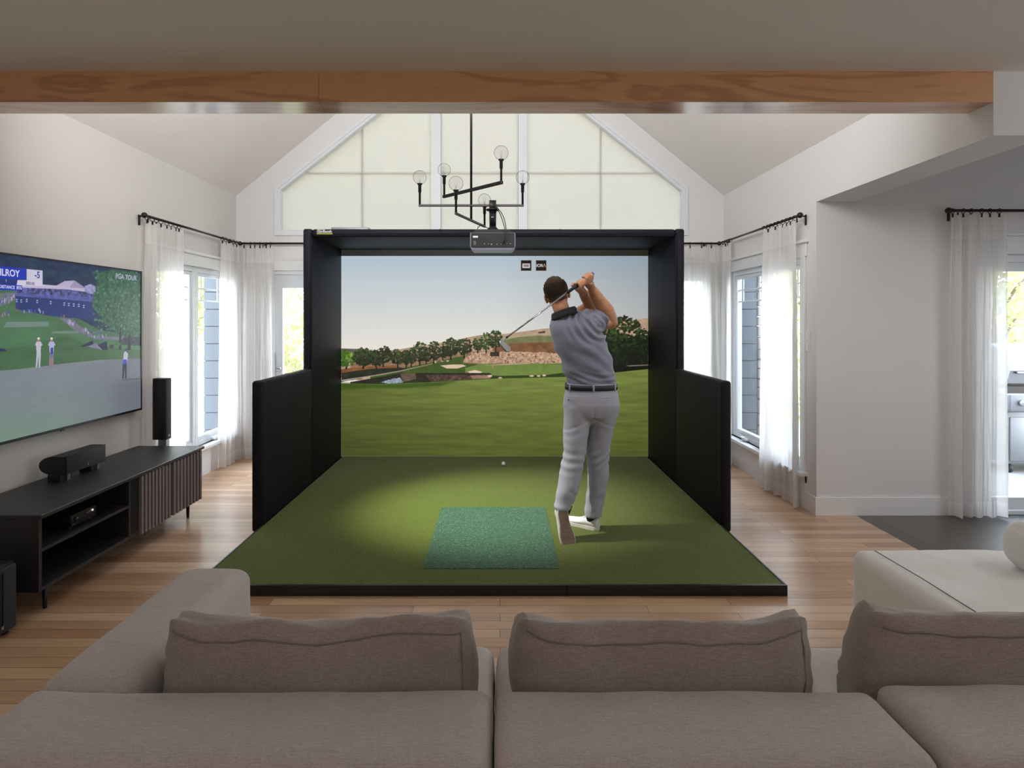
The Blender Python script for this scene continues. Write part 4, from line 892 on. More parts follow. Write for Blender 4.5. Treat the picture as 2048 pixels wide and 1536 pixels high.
rod('curtain_rod', 'dark curtain rod on the back wall passing behind the booth', [(rl, rb, RZ), (rr, rb, RZ)], [(rl, rb, RZ), (rr, rb, RZ)], [((-2.62, rb, RZ), (0, .075, 0)), ((2.28, rb, RZ), (0, .075, 0))])
rod('curtain_rod', 'dark curtain rod on the right wall above the right window', [(rr, 4.86, RZ), (rr, 6.60, RZ)], [(rr, 4.85, RZ)], [((rr, 4.90, RZ), (.075, 0, 0)), ((rr, 6.52, RZ), (.075, 0, 0))])
z4 = at(0, 421, 4.665).z
rod('curtain_rod', 'dark curtain rod above the sliding glass door', [(at(1900, 0, 4.665).x, 4.665, z4), (5.85, 4.665, z4)], [(at(1897, 0, 4.665).x, 4.665, z4)], [((3.56, 4.665, z4), (-.02, .075, 0)), ((5.8, 4.665, z4), (0, .075, 0))])
def curtain(label, p0, p1, zt, zb, folds, amp, nrings, seed=0, flare=0.0, flare_dir=1, drift=(0, 0), irregular=.5):
    """sheer panel hanging from a rod between p0 and p1 (x, y)"""
    p0, p1 = Vector((*p0, 0)), Vector((*p1, 0)); d = p1-p0; L = d.length; u = d.normalized(); n = Vector((-u.y, u.x, 0)); r = random.Random(seed)
    nu, nv = 26*folds, 46; ph = [r.uniform(-.8, .8) for _ in range(6)]
    t = thing('curtain', label, 'curtain', ((p0+p1)/2), 'white sheer curtains'); t.location.z = 0
    vs = []; zt_ = zt-.038
    for j in range(nv+1):
        v = j/nv; z = zt_+(zb-zt_)*v
        for i in range(nu+1):
            a = i/nu; aw = a+irregular*.03*math.sin(2*PI*a*1.7+ph[0])+.012*math.sin(v*3+ph[1]+a*9)
            k = aw*folds*2*PI; loc = amp*(.55+.45*math.sin(a*7+ph[2]))*(.55+.75*v**.6)
            off = loc*(math.sin(k+.5*math.sin(v*2.3+ph[3]))+.35*math.sin(2.3*k+ph[4]+v*1.5))
            off += .006*mnoise.noise(Vector((a*30, v*9, seed)))
            along = a*L*(1+flare*flare_dir*0)+(a-.5)*flare*v*L
            q = p0+u*along+n*off+Vector((drift[0]*v, drift[1]*v, 0))
            zz = z+(.012*abs(math.sin(k/2*1.0+1.2)) if j == 0 else 0)
            if j == nv: zz += .008*math.sin(k*.7)
            vs.append((q.x, q.y, zz))
    W = nu+1; fs = [(j*W+i, j*W+i+1, (j+1)*W+i+1, (j+1)*W+i) for j in range(nv) for i in range(nu)]
    me = bpy.data.meshes.new('cloth'); me.from_pydata(vs, [], fs); me.shade_smooth(); me.materials.append(M['sheer'])
    o = bpy.data.objects.new('cloth', me); COL.objects.link(o); o.parent = t; o.matrix_parent_inverse = pw(t).inverted()
    ax = u.to_track_quat('Z', 'Y').to_matrix().to_4x4()
    for k in range(nrings):
        a = (k+.35+r.uniform(-.15, .15))/nrings; c = p0+u*(a*L); c.z = zt-.006
        tb = bmesh.new(); R, rr_ = .019, .0028; rings = []
        for i in range(20):
            th = 2*PI*i/20; cc = Vector((math.cos(th)*R, math.sin(th)*R, 0)); e = cc.normalized()
            rings.append([tb.verts.new(cc+e*math.cos(2*PI*q_/8)*rr_+Vector((0, 0, math.sin(2*PI*q_/8)*rr_))) for q_ in range(8)])
        for i in range(20):
            for q_ in range(8): tb.faces.new((rings[i][q_], rings[(i+1) % 20][q_], rings[(i+1) % 20][(q_+1) % 8], rings[i][(q_+1) % 8]))
        bmesh.ops.transform(tb, matrix=Matrix.Translation(c) @ ax, verts=tb.verts); ro = obj('ring', tb, M['rodm'], t)
        bm = bmesh.new(); box(bm, c.x-.006, c.x+.006, c.y-.005, c.y+.005, c.z-.048, c.z-.020, .002, 1); obj('clip', bm, M['blackm'], ro, False)
    return t
curtain('sheer white curtain at the left wall, behind the tower speaker', (-2.897, 4.90), (-2.89, 5.46), RZ, .015, 6, .019, 8, 1, .12)
curtain('sheer white curtain on the back part of the left wall, in the left room corner', (-2.875, 6.18), (-2.865, 6.58), RZ, .012, 4, .032, 5, 2, .25)
curtain('sheer white curtain on the back wall between the left corner and the back door', (-2.84, 6.63), (-2.50, 6.635), RZ, .012, 4, .032, 6, 3, .1)
curtain('sheer white curtain on the back wall, right of the booth', (1.72, 6.635), (2.42, 6.63), RZ, .012, 6, .030, 6, 4, .1)
curtain('sheer white curtain at the back end of the right wall, in the corner', (2.43, 6.55), (2.43, 6.30), RZ, .012, 3, .028, 4, 5, .1)
curtain('sheer white curtain on the right wall between window and light switch', (2.42, 5.52), (2.43, 4.90), RZ, .012, 6, .042, 9, 6, .10)
curtain('sheer white curtain beside the sliding glass door', (3.50, 4.66), (3.93, 4.655), z4, .012, 5, .034, 6, 7, .02)

# ================================================================ CHANDELIER AND PROJECTOR
CHY = 5.333
ch = thing('chandelier', 'black six armed chandelier with clear globe bulbs on a long stem', 'chandelier', (-.256, CHY, 5.08))
cx = -.256
zA, zB, zC = at(0, 411, CHY).z, 2.696, 2.425
bm = bmesh.new(); cyl(bm, (cx, CHY, zC), (cx, CHY, 5.13), .0105, 14); obj('stem', bm, M['blackm'], ch)
bm = bmesh.new(); cyl(bm, (cx, CHY, 5.06), (cx, CHY, 5.14), .065, 24); obj('ceiling_rose', bm, M['blackm'], ch)
def arm(ax, ay, z, who):
    pa, pb = Vector((cx-ax, CHY-ay, z)), Vector((cx+ax, CHY+ay, z)); u = (pb-pa).normalized()
    bm = bmesh.new(); s = Vector((-u.y, u.x, 0))
    t = bmesh.new(); bmesh.ops.create_cube(t, size=1); Lh = (pb-pa).length+.02
    for v in t.verts: v.co = Vector((cx, CHY, z))+u*v.co.x*Lh+s*v.co.y*.02+Vector((0, 0, v.co.z*.02))
    bmesh.ops.bevel(t, geom=t.edges[:], offset=.003, segments=1, affect='EDGES'); add(bm, t); a = obj('arm', bm, M['blackm'], ch, False)
    for e in (pa, pb):
        bm = bmesh.new(); tube(bm, [e, e+Vector((0, 0, .115)), e+Vector((0, 0, .118)), e+Vector((0, 0, .178)), e+Vector((0, 0, .186)), e+Vector((0, 0, .196))], [.0095, .0095, .014, .0145, .022, .025], 16)
        obj('socket', bm, M['blackm'], a)
        bm = bmesh.new(); ball(bm, e+Vector((0, 0, .250)), .060, 32); b = obj('bulb', bm, M['bulb'], ch)
        bm = bmesh.new(); q = e+Vector((0, 0, .19)); cyl(bm, q, q+Vector((0, 0, .03)), .006, 8)
        tube(bm, [q+Vector((-.002, 0, .03)), q+Vector((-.010, .004, .055)), q+Vector((-.004, 0, .082)), q+Vector((.004, 0, .082)), q+Vector((.010, -.004, .055)), q+Vector((.002, 0, .03))], .0014, 6)
        obj('filament', bm, M['silver'], b)
arm(.457, .0, zA, 'A'); arm(-.266, .286, zB, 'B'); arm(.11, .346, zC, 'C')

pj = thing('projector', 'black projector with a short mounting column and cables, hanging in front of the booth', 'projector', (at(985, 0, 5.2).x, 5.25, 2.16))
s = 5.17/F
px0, px1 = at(940, 0, 5.17).x, at(1031, 0, 5.17).x; pzt, pzb = at(0, 465, 5.17).z, at(0, 499.5, 5.17).z
pm = plain('projector_black', rgb(24, 23, 24), .5, spec=.3, nscale=40, nmix=.1)
prof = [(px0+.004, pzt), (px0, pzt-.02), (px0, pzb+.03), (px0+.022, pzb+.004), (px0+.03, pzb), (px1-.03, pzb), (px1-.022, pzb+.004), (px1, pzb+.03), (px1, pzt-.02), (px1-.004, pzt)]
bm = bmesh.new(); prism(bm, prof, 'y', 5.175, 5.43); sharp(obj('body', bm, plain('projector_lower_shell', rgb(104, 104, 122), .35, .2, nscale=30, nmix=.03), pj), 30)
ip = [(px0+.010, pzt-.004), (px0+.010, pzb+.028), (px0+.020, pzb+.022), (px1-.020, pzb+.022), (px1-.010, pzb+.028), (px1-.010, pzt-.004)]
bm = bmesh.new(); prism(bm, ip, 'y', 5.165, 5.18); fp = obj('rear_panel', bm, pm, pj, False)
bm = bmesh.new(); prism(bm, [(px0+.03, pzt), (px1-.03, pzt), (px1-.045, pzt+.03), (px0+.045, pzt+.03)], 'y', 5.19, 5.40); obj('top_cover', bm, pm, pj, False)
def P2(x, y): return at(x, y, 5.17)
gyp = plain('port_grey', rgb(130, 126, 122), .5, .3, nscale=40)
for (x, y, r) in ((969, 488, .006), (977, 488, .006), (983, 489, .008), (994, 489, .007), (1003, 489, .006), (1008, 489, .006), (1014, 488, .005), (1021, 488, .007)):
    c = P2(x, y); bm = bmesh.new(); cyl(bm, (c.x, 5.160, c.z), (c.x, 5.166, c.z), r, 12); obj('port', bm, gyp, fp)
c0, c1 = P2(946, 472), P2(956, 475.5); obj('maker_label', BX(c0.x, c1.x, 5.163, 5.166, c1.z, c0.z), M['whitep'], fp, False)
c0, c1 = P2(947, 482), P2(952, 490); obj('spec_label', BX(c0.x, c1.x, 5.163, 5.166, c1.z, c0.z), plain('grey_print', rgb(80, 80, 82), .6, nscale=50), fp, False)
# mount column: base dome, column, flange, block gripping the chandelier arm
mx = at(985.5, 0, 5.27).x; zc = lambda y: at(0, y, 5.27).z
mt = bmesh.new(); tube(mt, [(mx, 5.27, zc(463)), (mx, 5.27, zc(459)), (mx, 5.27, zc(455)), (mx, 5.27, zc(453))], [.055, .05, .035, .028], 24); obj('mount_base', mt, pm, pj)
mt = bmesh.new(); tube(mt, [(mx, 5.27, zc(455)), (mx, 5.27, zc(418))], [.028, .034], 24); obj('mount_column', mt, plain('glossy_black_tube', rgb(40, 40, 46), .15, .6, nscale=20), pj)
mt = bmesh.new(); tube(mt, [(mx, 5.27, zc(421)), (mx, 5.27, zc(418.5))], [.058, .058], 24); box(mt, mx-.03, mx+.03, 5.24, CHY-.009, zc(418.5), zc(401.5), .003, 1); obj('mount_block', mt, M['blackm'], pj)
for pts in (((981, 402, 5.235), (990, 412, 5.22), (1000, 428, 5.19), (1007, 448, 5.15), (1011, 468, 5.14), (1009, 480, 5.145), (1004, 489, 5.162)),
            ((988, 402, 5.235), (995, 416, 5.22), (1003, 426, 5.19), (1009, 440, 5.15), (1012, 458, 5.14), (1011, 476, 5.14), (1008, 489, 5.162)),
            ((955, 463, 5.25), (956, 455, 5.25), (963, 451, 5.25), (975, 456, 5.25), (982, 460, 5.25))):
    bm = bmesh.new(); P_ = [at(*q) for q in pts]; fine = []
    for i in range(len(P_)-1):
        p0, p1, p2, p3 = P_[max(i-1, 0)], P_[i], P_[i+1], P_[min(i+2, len(P_)-1)]
        for k in range(5):
            t = k/5; fine.append(.5*((2*p1)+(p2-p0)*t+(2*p0-5*p1+4*p2-p3)*t*t+(3*p1-p0-3*p2+p3)*t**3))
    tube(bm, fine+[P_[-1]], .0038, 8); obj('cable', bm, M['plastic'], pj)

# ================================================================ SOFA
SURF = {}
def soft_box(name, x0, x1, y0, y1, z0, z1, mat, parent, r=.05, bulge=(.01, .01, .01), n=28, wr=.004, seed=0, sag=None, label=None):
    """an upholstered block: rounded box with bulging faces and soft wrinkles"""
    c = Vector(((x0+x1)/2, (y0+y1)/2, (z0+z1)/2)); h = Vector(((x1-x0)/2, (y1-y0)/2, (z1-z0)/2)); bm = bmesh.new()
    bmesh.ops.create_cube(bm, size=2)
    # one grid per face, denser along long sides
    bm.free(); bm = bmesh.new(); vmap = {}
    def V(a, b, k, s, na, nb):
        ax = [0, 0, 0]; ax[k] = s; i, j = [q for q in range(3) if q != k]; ax[i] = a; ax[j] = b
        key = tuple(round(v, 5) for v in ax)
        if key not in vmap: vmap[key] = bm.verts.new(pos(ax))
        return vmap[key]
    def pos(ax):
        if True:
            p = Vector([ax[q]*h[q] for q in range(3)]); core = Vector([max(-(h[q]-r), min(h[q]-r, p[q])) for q in range(3)])
            d = p-core
            if d.length > 1e-9: p = core+d.normalized()*r
            u = Vector(ax)
            f = [1-u[q]**2 for q in range(3)]
            p.x += bulge[0]*f[1]*f[2]*u.x; p.y += bulge[1]*f[0]*f[2]*u.y; p.z += bulge[2]*f[0]*f[1]*u.z
            w = c+p; nn = Vector((mnoise.noise(w*5+Vector((seed, 0, 0))), mnoise.noise(w*5+Vector((0, seed+9, 0))), mnoise.noise(w*6+Vector((0, 0, seed+17)))))
            n2 = Vector((mnoise.noise(w*16+Vector((seed, 3, 0))), mnoise.noise(w*16+Vector((5, seed, 0))), mnoise.noise(w*16+Vector((0, 2, seed)))))
            w = w+nn*wr*1.6+n2*wr*.5
            if sag: w = sag(w, u, c, h)
            return w
    cnt = [max(8, min(60, int(h[q]*2/.022))) for q in range(3)]
    def coords(m): return [math.copysign(abs(t)**.8, t) for t in [-1+2*i/m for i in range(m+1)]]
    for k in range(3):
        i, j = [q for q in range(3) if q != k]; A, B = coords(cnt[i]), coords(cnt[j])
        for s in (-1, 1):
            for a in range(cnt[i]):
                for b in range(cnt[j]):
                    q = [V(A[a], B[b], k, s, 0, 0), V(A[a+1], B[b], k, s, 0, 0), V(A[a+1], B[b+1], k, s, 0, 0), V(A[a], B[b+1], k, s, 0, 0)]
                    if len(set(q)) == 4:
                        try: bm.faces.new(q)
                        except ValueError: pass
    o = obj(name, bm, mat, parent)
    if label: o['label'] = label
    SURF[o.name] = pos
    return o
def foot(parent, x, y): obj('leg', BX(x-.03, x+.03, y-.03, y+.03, 0, .072, .004, 1), M['blackm'], parent, False)
SB0, SB1, SZ = 1.20, 1.452, .655
# left corner unit: back, long arm, seat
s1 = thing('sofa', 'left unit of the greige sofa, with the long arm reaching towards the media console', 'sofa', (-.6, 1.65, 0), 'units of the greige sectional sofa')
soft_box('backrest', -1.135, -.020, SB0, SB1, .07, SZ, M['sofa'], s1, .035, (.0, .004, .006), wr=.003, seed=1)
soft_box('armrest', -1.135, -.888, SB1+.004, 2.165, .07, SZ+.006, M['sofa'], s1, .05, (.006, .012, .006), wr=.005, seed=2)
soft_box('seat', -.885, -.020, SB1+.004, 2.085, .07, .420, M['white_fabric'] if False else M['sofa'], s1, .045, (.0, .012, .015), wr=.004, seed=3)
for x, y in ((-1.05, 1.28), (-.1, 1.28), (-1.03, 2.08), (-.1, 2.0)): foot(s1, x, y)
s2 = thing('sofa', 'middle unit of the greige sofa', 'sofa', (.44, 1.65, 0), 'units of the greige sectional sofa')
soft_box('backrest', -.012, .893, SB0, SB1, .07, SZ, M['sofa'], s2, .035, (.0, .004, .006), wr=.003, seed=4)
soft_box('seat', -.012, .893, SB1+.004, 2.085, .07, .420, M['sofa'], s2, .045, (.0, .012, .015), wr=.004, seed=5)
for x, y in ((.07, 1.28), (.81, 1.28), (.07, 2.0), (.81, 2.0)): foot(s2, x, y)
s3 = thing('sofa', 'right unit of the greige sofa, running out of the frame', 'sofa', (1.4, 1.65, 0), 'units of the greige sectional sofa')
soft_box('backrest', .903, 2.75, SB0, SB1+.012, .07, SZ+.008, M['sofa'], s3, .035, (.0, .004, .006), wr=.003, seed=6)
soft_box('seat', .903, 2.75, SB1+.016, 2.085, .07, .420, M['sofa'], s3, .045, (.0, .012, .015), wr=.004, seed=7)
for x, y in ((.98, 1.28), (2.68, 1.28), (.98, 2.0), (2.68, 2.0)): foot(s3, x, y)
def seam(parent, pts, r=.0022):
    bm = bmesh.new(); tube(bm, pts, r, 6); obj('seam', bm, M['piping'], parent)
c_ = thing('sofa_chaise', 'large off white square chaise seat on the right side', 'chaise', (2.2, 2.5, 0))
soft_box('seat', 1.745, 2.85, 2.10, 2.985, .072, .408, M['white_fabric'], c_, .045, (.012, .008, .012), wr=.004, seed=8)
seam(c_, [(1.83, 2.93, .4135), (1.83, 2.6, .4195), (1.83, 2.16, .4155)])
for x, y in ((1.81, 2.90), (1.81, 2.17), (2.78, 2.90), (2.78, 2.17)): foot(c_, x, y)
def ears(dip, tip):
    def f(w, u, c, h):
        if u.z > .2:
            k = (u.z-.2)/.8; e = abs(u.x)**6
            w.z += k*(e*tip-dip*(1-abs(u.x)**2)*(1 if u.x < .3 else .8)); w.y += k*e*.02
        if u.z > -.4:                                      # the filling thins towards the top edge
            k = ((u.z+.4)/1.4)**1.4; f = (w.y-(c.y-h.y))/(2*h.y); w.y = c.y-h.y+2*h.y*f*(1-.45*k); w.z -= .040*k*max(0, f)
            w.z += .007*abs(u.x)**6*math.sin(f*9+u.z*14) if abs(u.x) > .8 else 0; w.y += .006*math.sin(u.z*16+abs(u.x)*9)*abs(u.x)**5
        return w
    return f
def cushion(label, x0, x1, z1, seed, dip, tip, rot=0.0):
    o = thing('back_cushion', label, 'cushion', ((x0+x1)/2, 1.58, .42), 'loose back cushions of the sofa')
    b = soft_box('cover', x0, x1, 1.475, 1.685, .428, z1, M['cushion'], o, .045, (.020, .030, .015), wr=.011, seed=seed, sag=ears(dip, tip))
    pos = SURF[b.name]
    for path in ([(-.965+1.93*k/60, -1, .80) for k in range(61)], [(.955, -1, .80-1.7*k/40) for k in range(41)]):
        fin = [pos(list(q)) for q in path]; fin = [q+Vector((0, -.0012, .0006)) for q in fin]
        bm = bmesh.new(); tube(bm, fin, .0020, 6); obj('piping', bm, M['piping'], o)
    return o
cushion('back cushion of the left sofa unit, nearest the long arm', -.838, -.075, .800, 11, .018, .022)
cushion('back cushion standing on the middle sofa unit', .045, .775, .795, 12, .016, .030)
cushion('back cushion at the right edge, on the right sofa unit', .925, 1.72, .812, 13, .012, .030)
pl = obj('tmpc', bmesh.new(), M['white_fabric']); bpy.data.objects.remove(pl)
t = thing('throw_pillow', 'white pillow at the right edge of the picture, lying on the off white chaise', 'pillow', (2.55, 2.66, .42))
soft_box('cover', 2.31, 2.80, 2.56, 2.78, .424, .62, M['white_fabric'], t, .07, (.02, .02, .02), wr=.012, seed=20)
# ================================================================ THE GOLFER
gf = thing('person', 'golfer seen from behind in grey polo and pale trousers, club behind the head', 'person', (.63, 4.2, ZT))
SKIN = newmat('tan_skin'); mS, nS, pS = SKIN  # warm tan tone, varied by noise
nz = N(nS, 'ShaderNodeTexNoise', Scale=18.0, Detail=5.0); mp_ = mapping(nS); nS.links.new(mp_.outputs[0], nz.inputs['Vector'])
cr_ = N(nS, 'ShaderNodeValToRGB'); cr_.color_ramp.elements[0].position = .3; cr_.color_ramp.elements[0].color = rgb(176, 122, 88); cr_.color_ramp.elements[1].position = .7; cr_.color_ramp.elements[1].color = rgb(204, 152, 116)
nS.links.new(nz.outputs[0], cr_.inputs[0]); nS.links.new(cr_.outputs[0], pS.inputs['Base Color']); pS.inputs['Roughness'].default_value = .5; pS.inputs['Subsurface Weight'].default_value = .08; pS.inputs['Subsurface Radius'].default_value = (.02, .008, .004)
M['skin'] = mS
def remesh(o, vox, smooth_it=4, fac=.5):
    r = o.modifiers.new('remesh', 'REMESH'); r.mode = 'VOXEL'; r.voxel_size = vox; r.use_smooth_shade = True
    s_ = o.modifiers.new('smooth', 'SMOOTH'); s_.factor = fac; s_.iterations = smooth_it
    dg = bpy.context.evaluated_depsgraph_get(); me = bpy.data.meshes.new_from_object(o.evaluated_get(dg)); o.modifiers.clear()
    old = o.data; mats = [m for m in old.materials]; o.data = me; me.materials.clear()
    for m in mats: me.materials.append(m)
    me.shade_smooth(); me.name = o.name; bpy.data.meshes.remove(old)
    return o
YG = 4.20
def ring(py, L, R, ry, Y=YG, yo=0.0):
    s = F/Y; return ((L+R)/2/s-1000/s, Y+yo, CAMZ-(py-640)/s, (R-L)/2/s, ry)
def shape(o, fn):
    me = o.data; n = len(me.vertices); co = np.empty(n*3); me.vertices.foreach_get('co', co); co = co.reshape(-1, 3)
    no = np.empty(n*3); me.vertices.foreach_get('normal', no); no = no.reshape(-1, 3); co = fn(co, no); me.vertices.foreach_set('co', co.ravel()); me.update()

# ---- head (built upright at the origin, facing +y), then placed
HC = at(1114, 589.5, 4.21)
HR = Matrix.Translation(HC) @ Matrix.Rotation(math.radians(-14), 4, 'Y') @ Matrix.Rotation(math.radians(-6), 4, 'Z') @ Matrix.Rotation(math.radians(-4), 4, 'X')
def head_r(d):
    x, y, z = d; rx = .0765; ry = .094 if y > 0 else .100; rz = .116 if z > 0 else .128
    k = 1/math.sqrt((x/rx)**2+(y/ry)**2+(z/rz)**2)
    if z < 0:
        t = -z
        if y > 0: k *= 1-.06*t
        else: k *= 1-.34*t*t*(-y+.2)
        k *= 1-.10*abs(x)*t
    k *= 1-.05*max(0, abs(x)-.6)*max(0, z)
    return k
def head_surf(off=None, seg=48):
    bm = bmesh.new(); bmesh.ops.create_uvsphere(bm, u_segments=seg, v_segments=seg*2//3, radius=1)
    for v in bm.verts:
        d = v.co.normalized(); v.co = d*(head_r(d)+(off(d) if off else 0))
    return bm
body = bmesh.new()
add(body, head_surf(), HR)
face = bmesh.new()
tube(face, [(0, .088, .022), (0, .100, .0), (0, .112, -.020), (0, .104, -.030)], [.008, .010, .013, .008], 10)      # nose
ball(face, (0.009, .100, -.024), .008, 10); ball(face, (-.009, .100, -.024), .008, 10)
ball(face, (0, .088, -.052), (.022, .010, .006), 12); ball(face, (0, .086, -.062), (.019, .010, .007), 12)     # lips
ball(face, (0, .074, -.098), (.026, .022, .018), 12)                                                            # chin
for s in (-1, 1):
    ball(face, (s*.031, .082, .030), (.021, .010, .007), 12); ball(face, (s*.048, .062, -.012), (.02, .018, .02), 12)
    # ear: rim + lobe
    R_ = Matrix.Rotation(s*math.radians(22), 4, 'Z'); e = Vector((s*.080, -.006, -.012))
    tb = bmesh.new(); tube(tb, [(0, .010, -.026), (0, .016, .0), (0, .010, .024), (0, -.006, .030), (0, -.020, .018), (0, -.020, .0), (0, -.010, -.020), (0, .002, -.030)], [.005, .0055, .0058, .006, .006, .0055, .006, .006], 8)
    ball(tb, (0, -.002, 0), (.0045, .018, .026), 12); add(face, tb, Matrix.Translation(e) @ R_)
add(body, face, HR)
# ---- neck
NB = at(1130, 640, 4.20)
tube(body, [HR @ Vector((0, -.012, -.05)), HR @ Vector((.004, -.018, -.095)), NB+Vector((-.006, .0, .02)), NB+Vector((.004, 0, -.05))], [.058, .056, .060, .068], 24)
# ---- torso and legs under the clothes
def brings(rows, shrink):
    return [(x, y, z, max(.02, rx-shrink), max(.02, ry-shrink)) for (x, y, z, rx, ry) in rows]
TOR = [ring(784, 1134, 1232, .125), ring(768, 1134, 1232, .122), ring(752, 1131, 1230, .120), ring(735, 1125, 1227, .124), ring(715, 1117, 1222, .130), ring(697, 1110, 1216, .134), ring(680, 1104, 1210, .134),
       ring(665, 1101, 1206, .128), ring(652, 1099, 1201, .118), ring(642, 1102, 1193, .100), ring(634, 1106, 1178, .082), ring(628, 1111, 1160, .070)]
ell_rings(body, brings(TOR, .024), 40, 2.3)
shL, shR = at(1116, 655, 4.24), at(1178, 650, 4.18)
elR, wrR = at(1221, 643, 4.27), at(1184, 577, 4.16)
elL, wrL = at(1184, 610, 4.46), at(1166, 585, 4.20)
def limb(bm, pts, rads, seg=20, n=6):
    P_ = [Vector(p) for p in pts]; out = []; rr_ = []
    for i in range(len(P_)-1):
        p0, p1, p2, p3 = P_[max(i-1, 0)], P_[i], P_[i+1], P_[min(i+2, len(P_)-1)]
        for k in range(n):
            t = k/n; out.append(.5*((2*p1)+(p2-p0)*t+(2*p0-5*p1+4*p2-p3)*t*t+(3*p1-p0-3*p2+p3)*t**3)); rr_.append(rads[i]*(1-t)+rads[i+1]*t)
    out.append(P_[-1]); rr_.append(rads[-1]); tube(bm, out, rr_, seg)
# upper arms and forearms; muscle bellies thicken the limb between the joints
cyl(body, shR, elR, .052, 20, .050); ball(body, elR+Vector((.002, -.002, -.002)), (.050, .050, .050), 20)
m_ = elR.lerp(wrR, .32); limb(body, [elR, m_+Vector((.008, -.004, .004)), elR.lerp(wrR, .7), wrR], [.052, .056, .044, .031])
cyl(body, shL, elL, .050, 20, .046); ball(body, elL, .047, 20)
limb(body, [elL, elL.lerp(wrL, .35)+Vector((.004, 0, .0)), elL.lerp(wrL, .7), wrL], [.050, .053, .042, .031])
# legs inside trousers down to the ankles
hipL, hipR = at(1155, 815, 4.2), at(1208, 815, 4.2)
knL, knR = at(1148, 915, 4.13), at(1195, 915, 4.25); anL, anR = at(1129, 1012, 4.06), at(1186, 1034, 4.27)
cyl(body, hipL, knL, .075, 20, .052); cyl(body, knL, anL, .052, 20, .036); cyl(body, hipR, knR, .075, 20, .052); cyl(body, knR, anR, .052, 20, .036)
# ---- club axis and hands
BUT, TOE = Vector((.640, 4.16, 1.862)), Vector((.0085, 3.66, 1.396))
BUT = at(1183.5, 549, 4.10); TOE = at(1001, 684, 3.62)
u = (TOE-BUT).normalized()
def hand(wr, t0, roll, side, hn):
    """hand closed on the grip: palm beside the axis, four bent fingers round it, thumb along it"""
    c = BUT+u*(t0+.037); pd = (wr-c); pd = (pd-u*pd.dot(u)).normalized(); w_ = u.cross(pd)*side
    # rotate palm direction about the axis
    ca, sa = math.cos(roll), math.sin(roll); pd, w_ = pd*ca+w_*sa, w_*ca-pd*sa
    def A(ang, r, t): return BUT+u*t+pd*(math.cos(ang)*r)+w_*(math.sin(ang)*r)
    # palm and heel of the hand
    tube(body, [wr, wr.lerp(c+pd*.030, .55), c+pd*.032, A(.5, .030, t0+.037)], [(.028, .024), (.033, .026), (.040, .020), (.036, .014)], 18)
    for k in range(4):
        t = t0+.008+k*.0195; L = (.90, 1.0, .97, .82)[3-k if hn > 0 else k]; pts = []; rd = []
        st = .15; en = st+3.9*L
        for j in range(13):
            a = st+(en-st)*j/12; bend = .004*math.sin(j/12*PI*3)**2; pts.append(A(a, .0245+bend-(.003 if j > 9 else 0), t-.004*j/12*hn)); rd.append(.0098-.0022*j/12+(.0009 if j in (3, 7) else 0))
        tube(body, pts, rd, 10); ball(body, pts[-1], rd[-1], 8); ball(body, pts[1], .0112, 10)
    # thumb leaves the side of the palm near its base
    th = [A(.2, .034, t0+.012+.03), A(-.7, .036, t0+.045), A(-1.35, .026, t0+.072), A(-1.6, .021, t0+.095)]
    tube(body, th, [.014, .0125, .011, .0085], 10); ball(body, th[-1], .0085, 8)
hand(wrR, .018, .25, 1, 1)
hand(wrL, .100, -.15, 1, 1)
bo = obj('body', body, M['skin'], gf); remesh(bo, .0036, 3, .45)
bo['label'] = 'bare skin of head, neck, arms and hands'
for s in (-1, 1):
    bm = bmesh.new(); ball(bm, HR @ Vector((s*.031, .0785, .014)), .0125, 16); e = obj('eye', bm, plain('eye_white', rgb(225, 222, 216), .2, nscale=10, nmix=.02), gf)
    bm = bmesh.new(); ball(bm, HR @ Vector((s*.031, .0885, .014)), (.0045, .0035, .0045), 12); obj('iris', bm, plain('brown_iris', rgb(70, 50, 35), .2, nscale=10), e)
# ---- hair: thick on top, faded at the sides
def hair_off(d):
    x, y, z = d; n_ = mnoise.noise(Vector(d)*7)*.0065*max(0, z+.3)+mnoise.noise(Vector((x*34, y*9, z*34)))*.0028
    top = max(0, min(1, (z-.05)/.6)); front = max(0, min(1, (y+.1)/.8))
    base = .0045+.012*top+.010*top*front
    # hairline: nape, ears, forehead
    low = -.66 if y < 0 else -.66+1.1*min(1, y/.75)
    if abs(x) > .75: low = max(low, -.22+.3*max(0, y))
    e = (z-low)/.16; e = max(-1, min(1, e))
    return (base+n_)*max(0, e) + (-.010 if e < 0 else -.010*(1-e))
hb = head_surf(hair_off, 110)
hb.transform(HR); ho = obj('hair', hb, M['skin'], gf)
mh, nh, ph_ = newmat('short_brown_hair'); L = nh.links
a_ = N(nh, 'ShaderNodeVertexColor'); a_.layer_name = 'fade'; mp_ = mapping(nh, (1, 1, .25)); nz = N(nh, 'ShaderNodeTexNoise', Scale=260.0, Detail=3.0); L.new(mp_.outputs[0], nz.inputs['Vector'])
mx = N(nh, 'ShaderNodeMix', data_type='RGBA'); mx.blend_type = 'MULTIPLY'; mx.inputs[0].default_value = .75; L.new(a_.outputs[0], mx.inputs[6]); L.new(nz.outputs[0], mx.inputs[7])
sc_ = N(nh, 'ShaderNodeMix', data_type='RGBA'); sc_.blend_type = 'MULTIPLY'; sc_.inputs[0].default_value = 1; sc_.inputs[7].default_value = (1.7, 1.7, 1.7, 1); L.new(mx.outputs[2], sc_.inputs[6])
L.new(sc_.outputs[2], ph_.inputs['Base Color']); ph_.inputs['Roughness'].default_value = .8; ph_.inputs['Specular IOR Level'].default_value = .15
bp = N(nh, 'ShaderNodeBump', Strength=.6, Distance=.004); L.new(nz.outputs[0], bp.inputs['Height']); L.new(bp.outputs[0], ph_.inputs['Normal'])
ho.data.materials.clear(); ho.data.materials.append(mh)
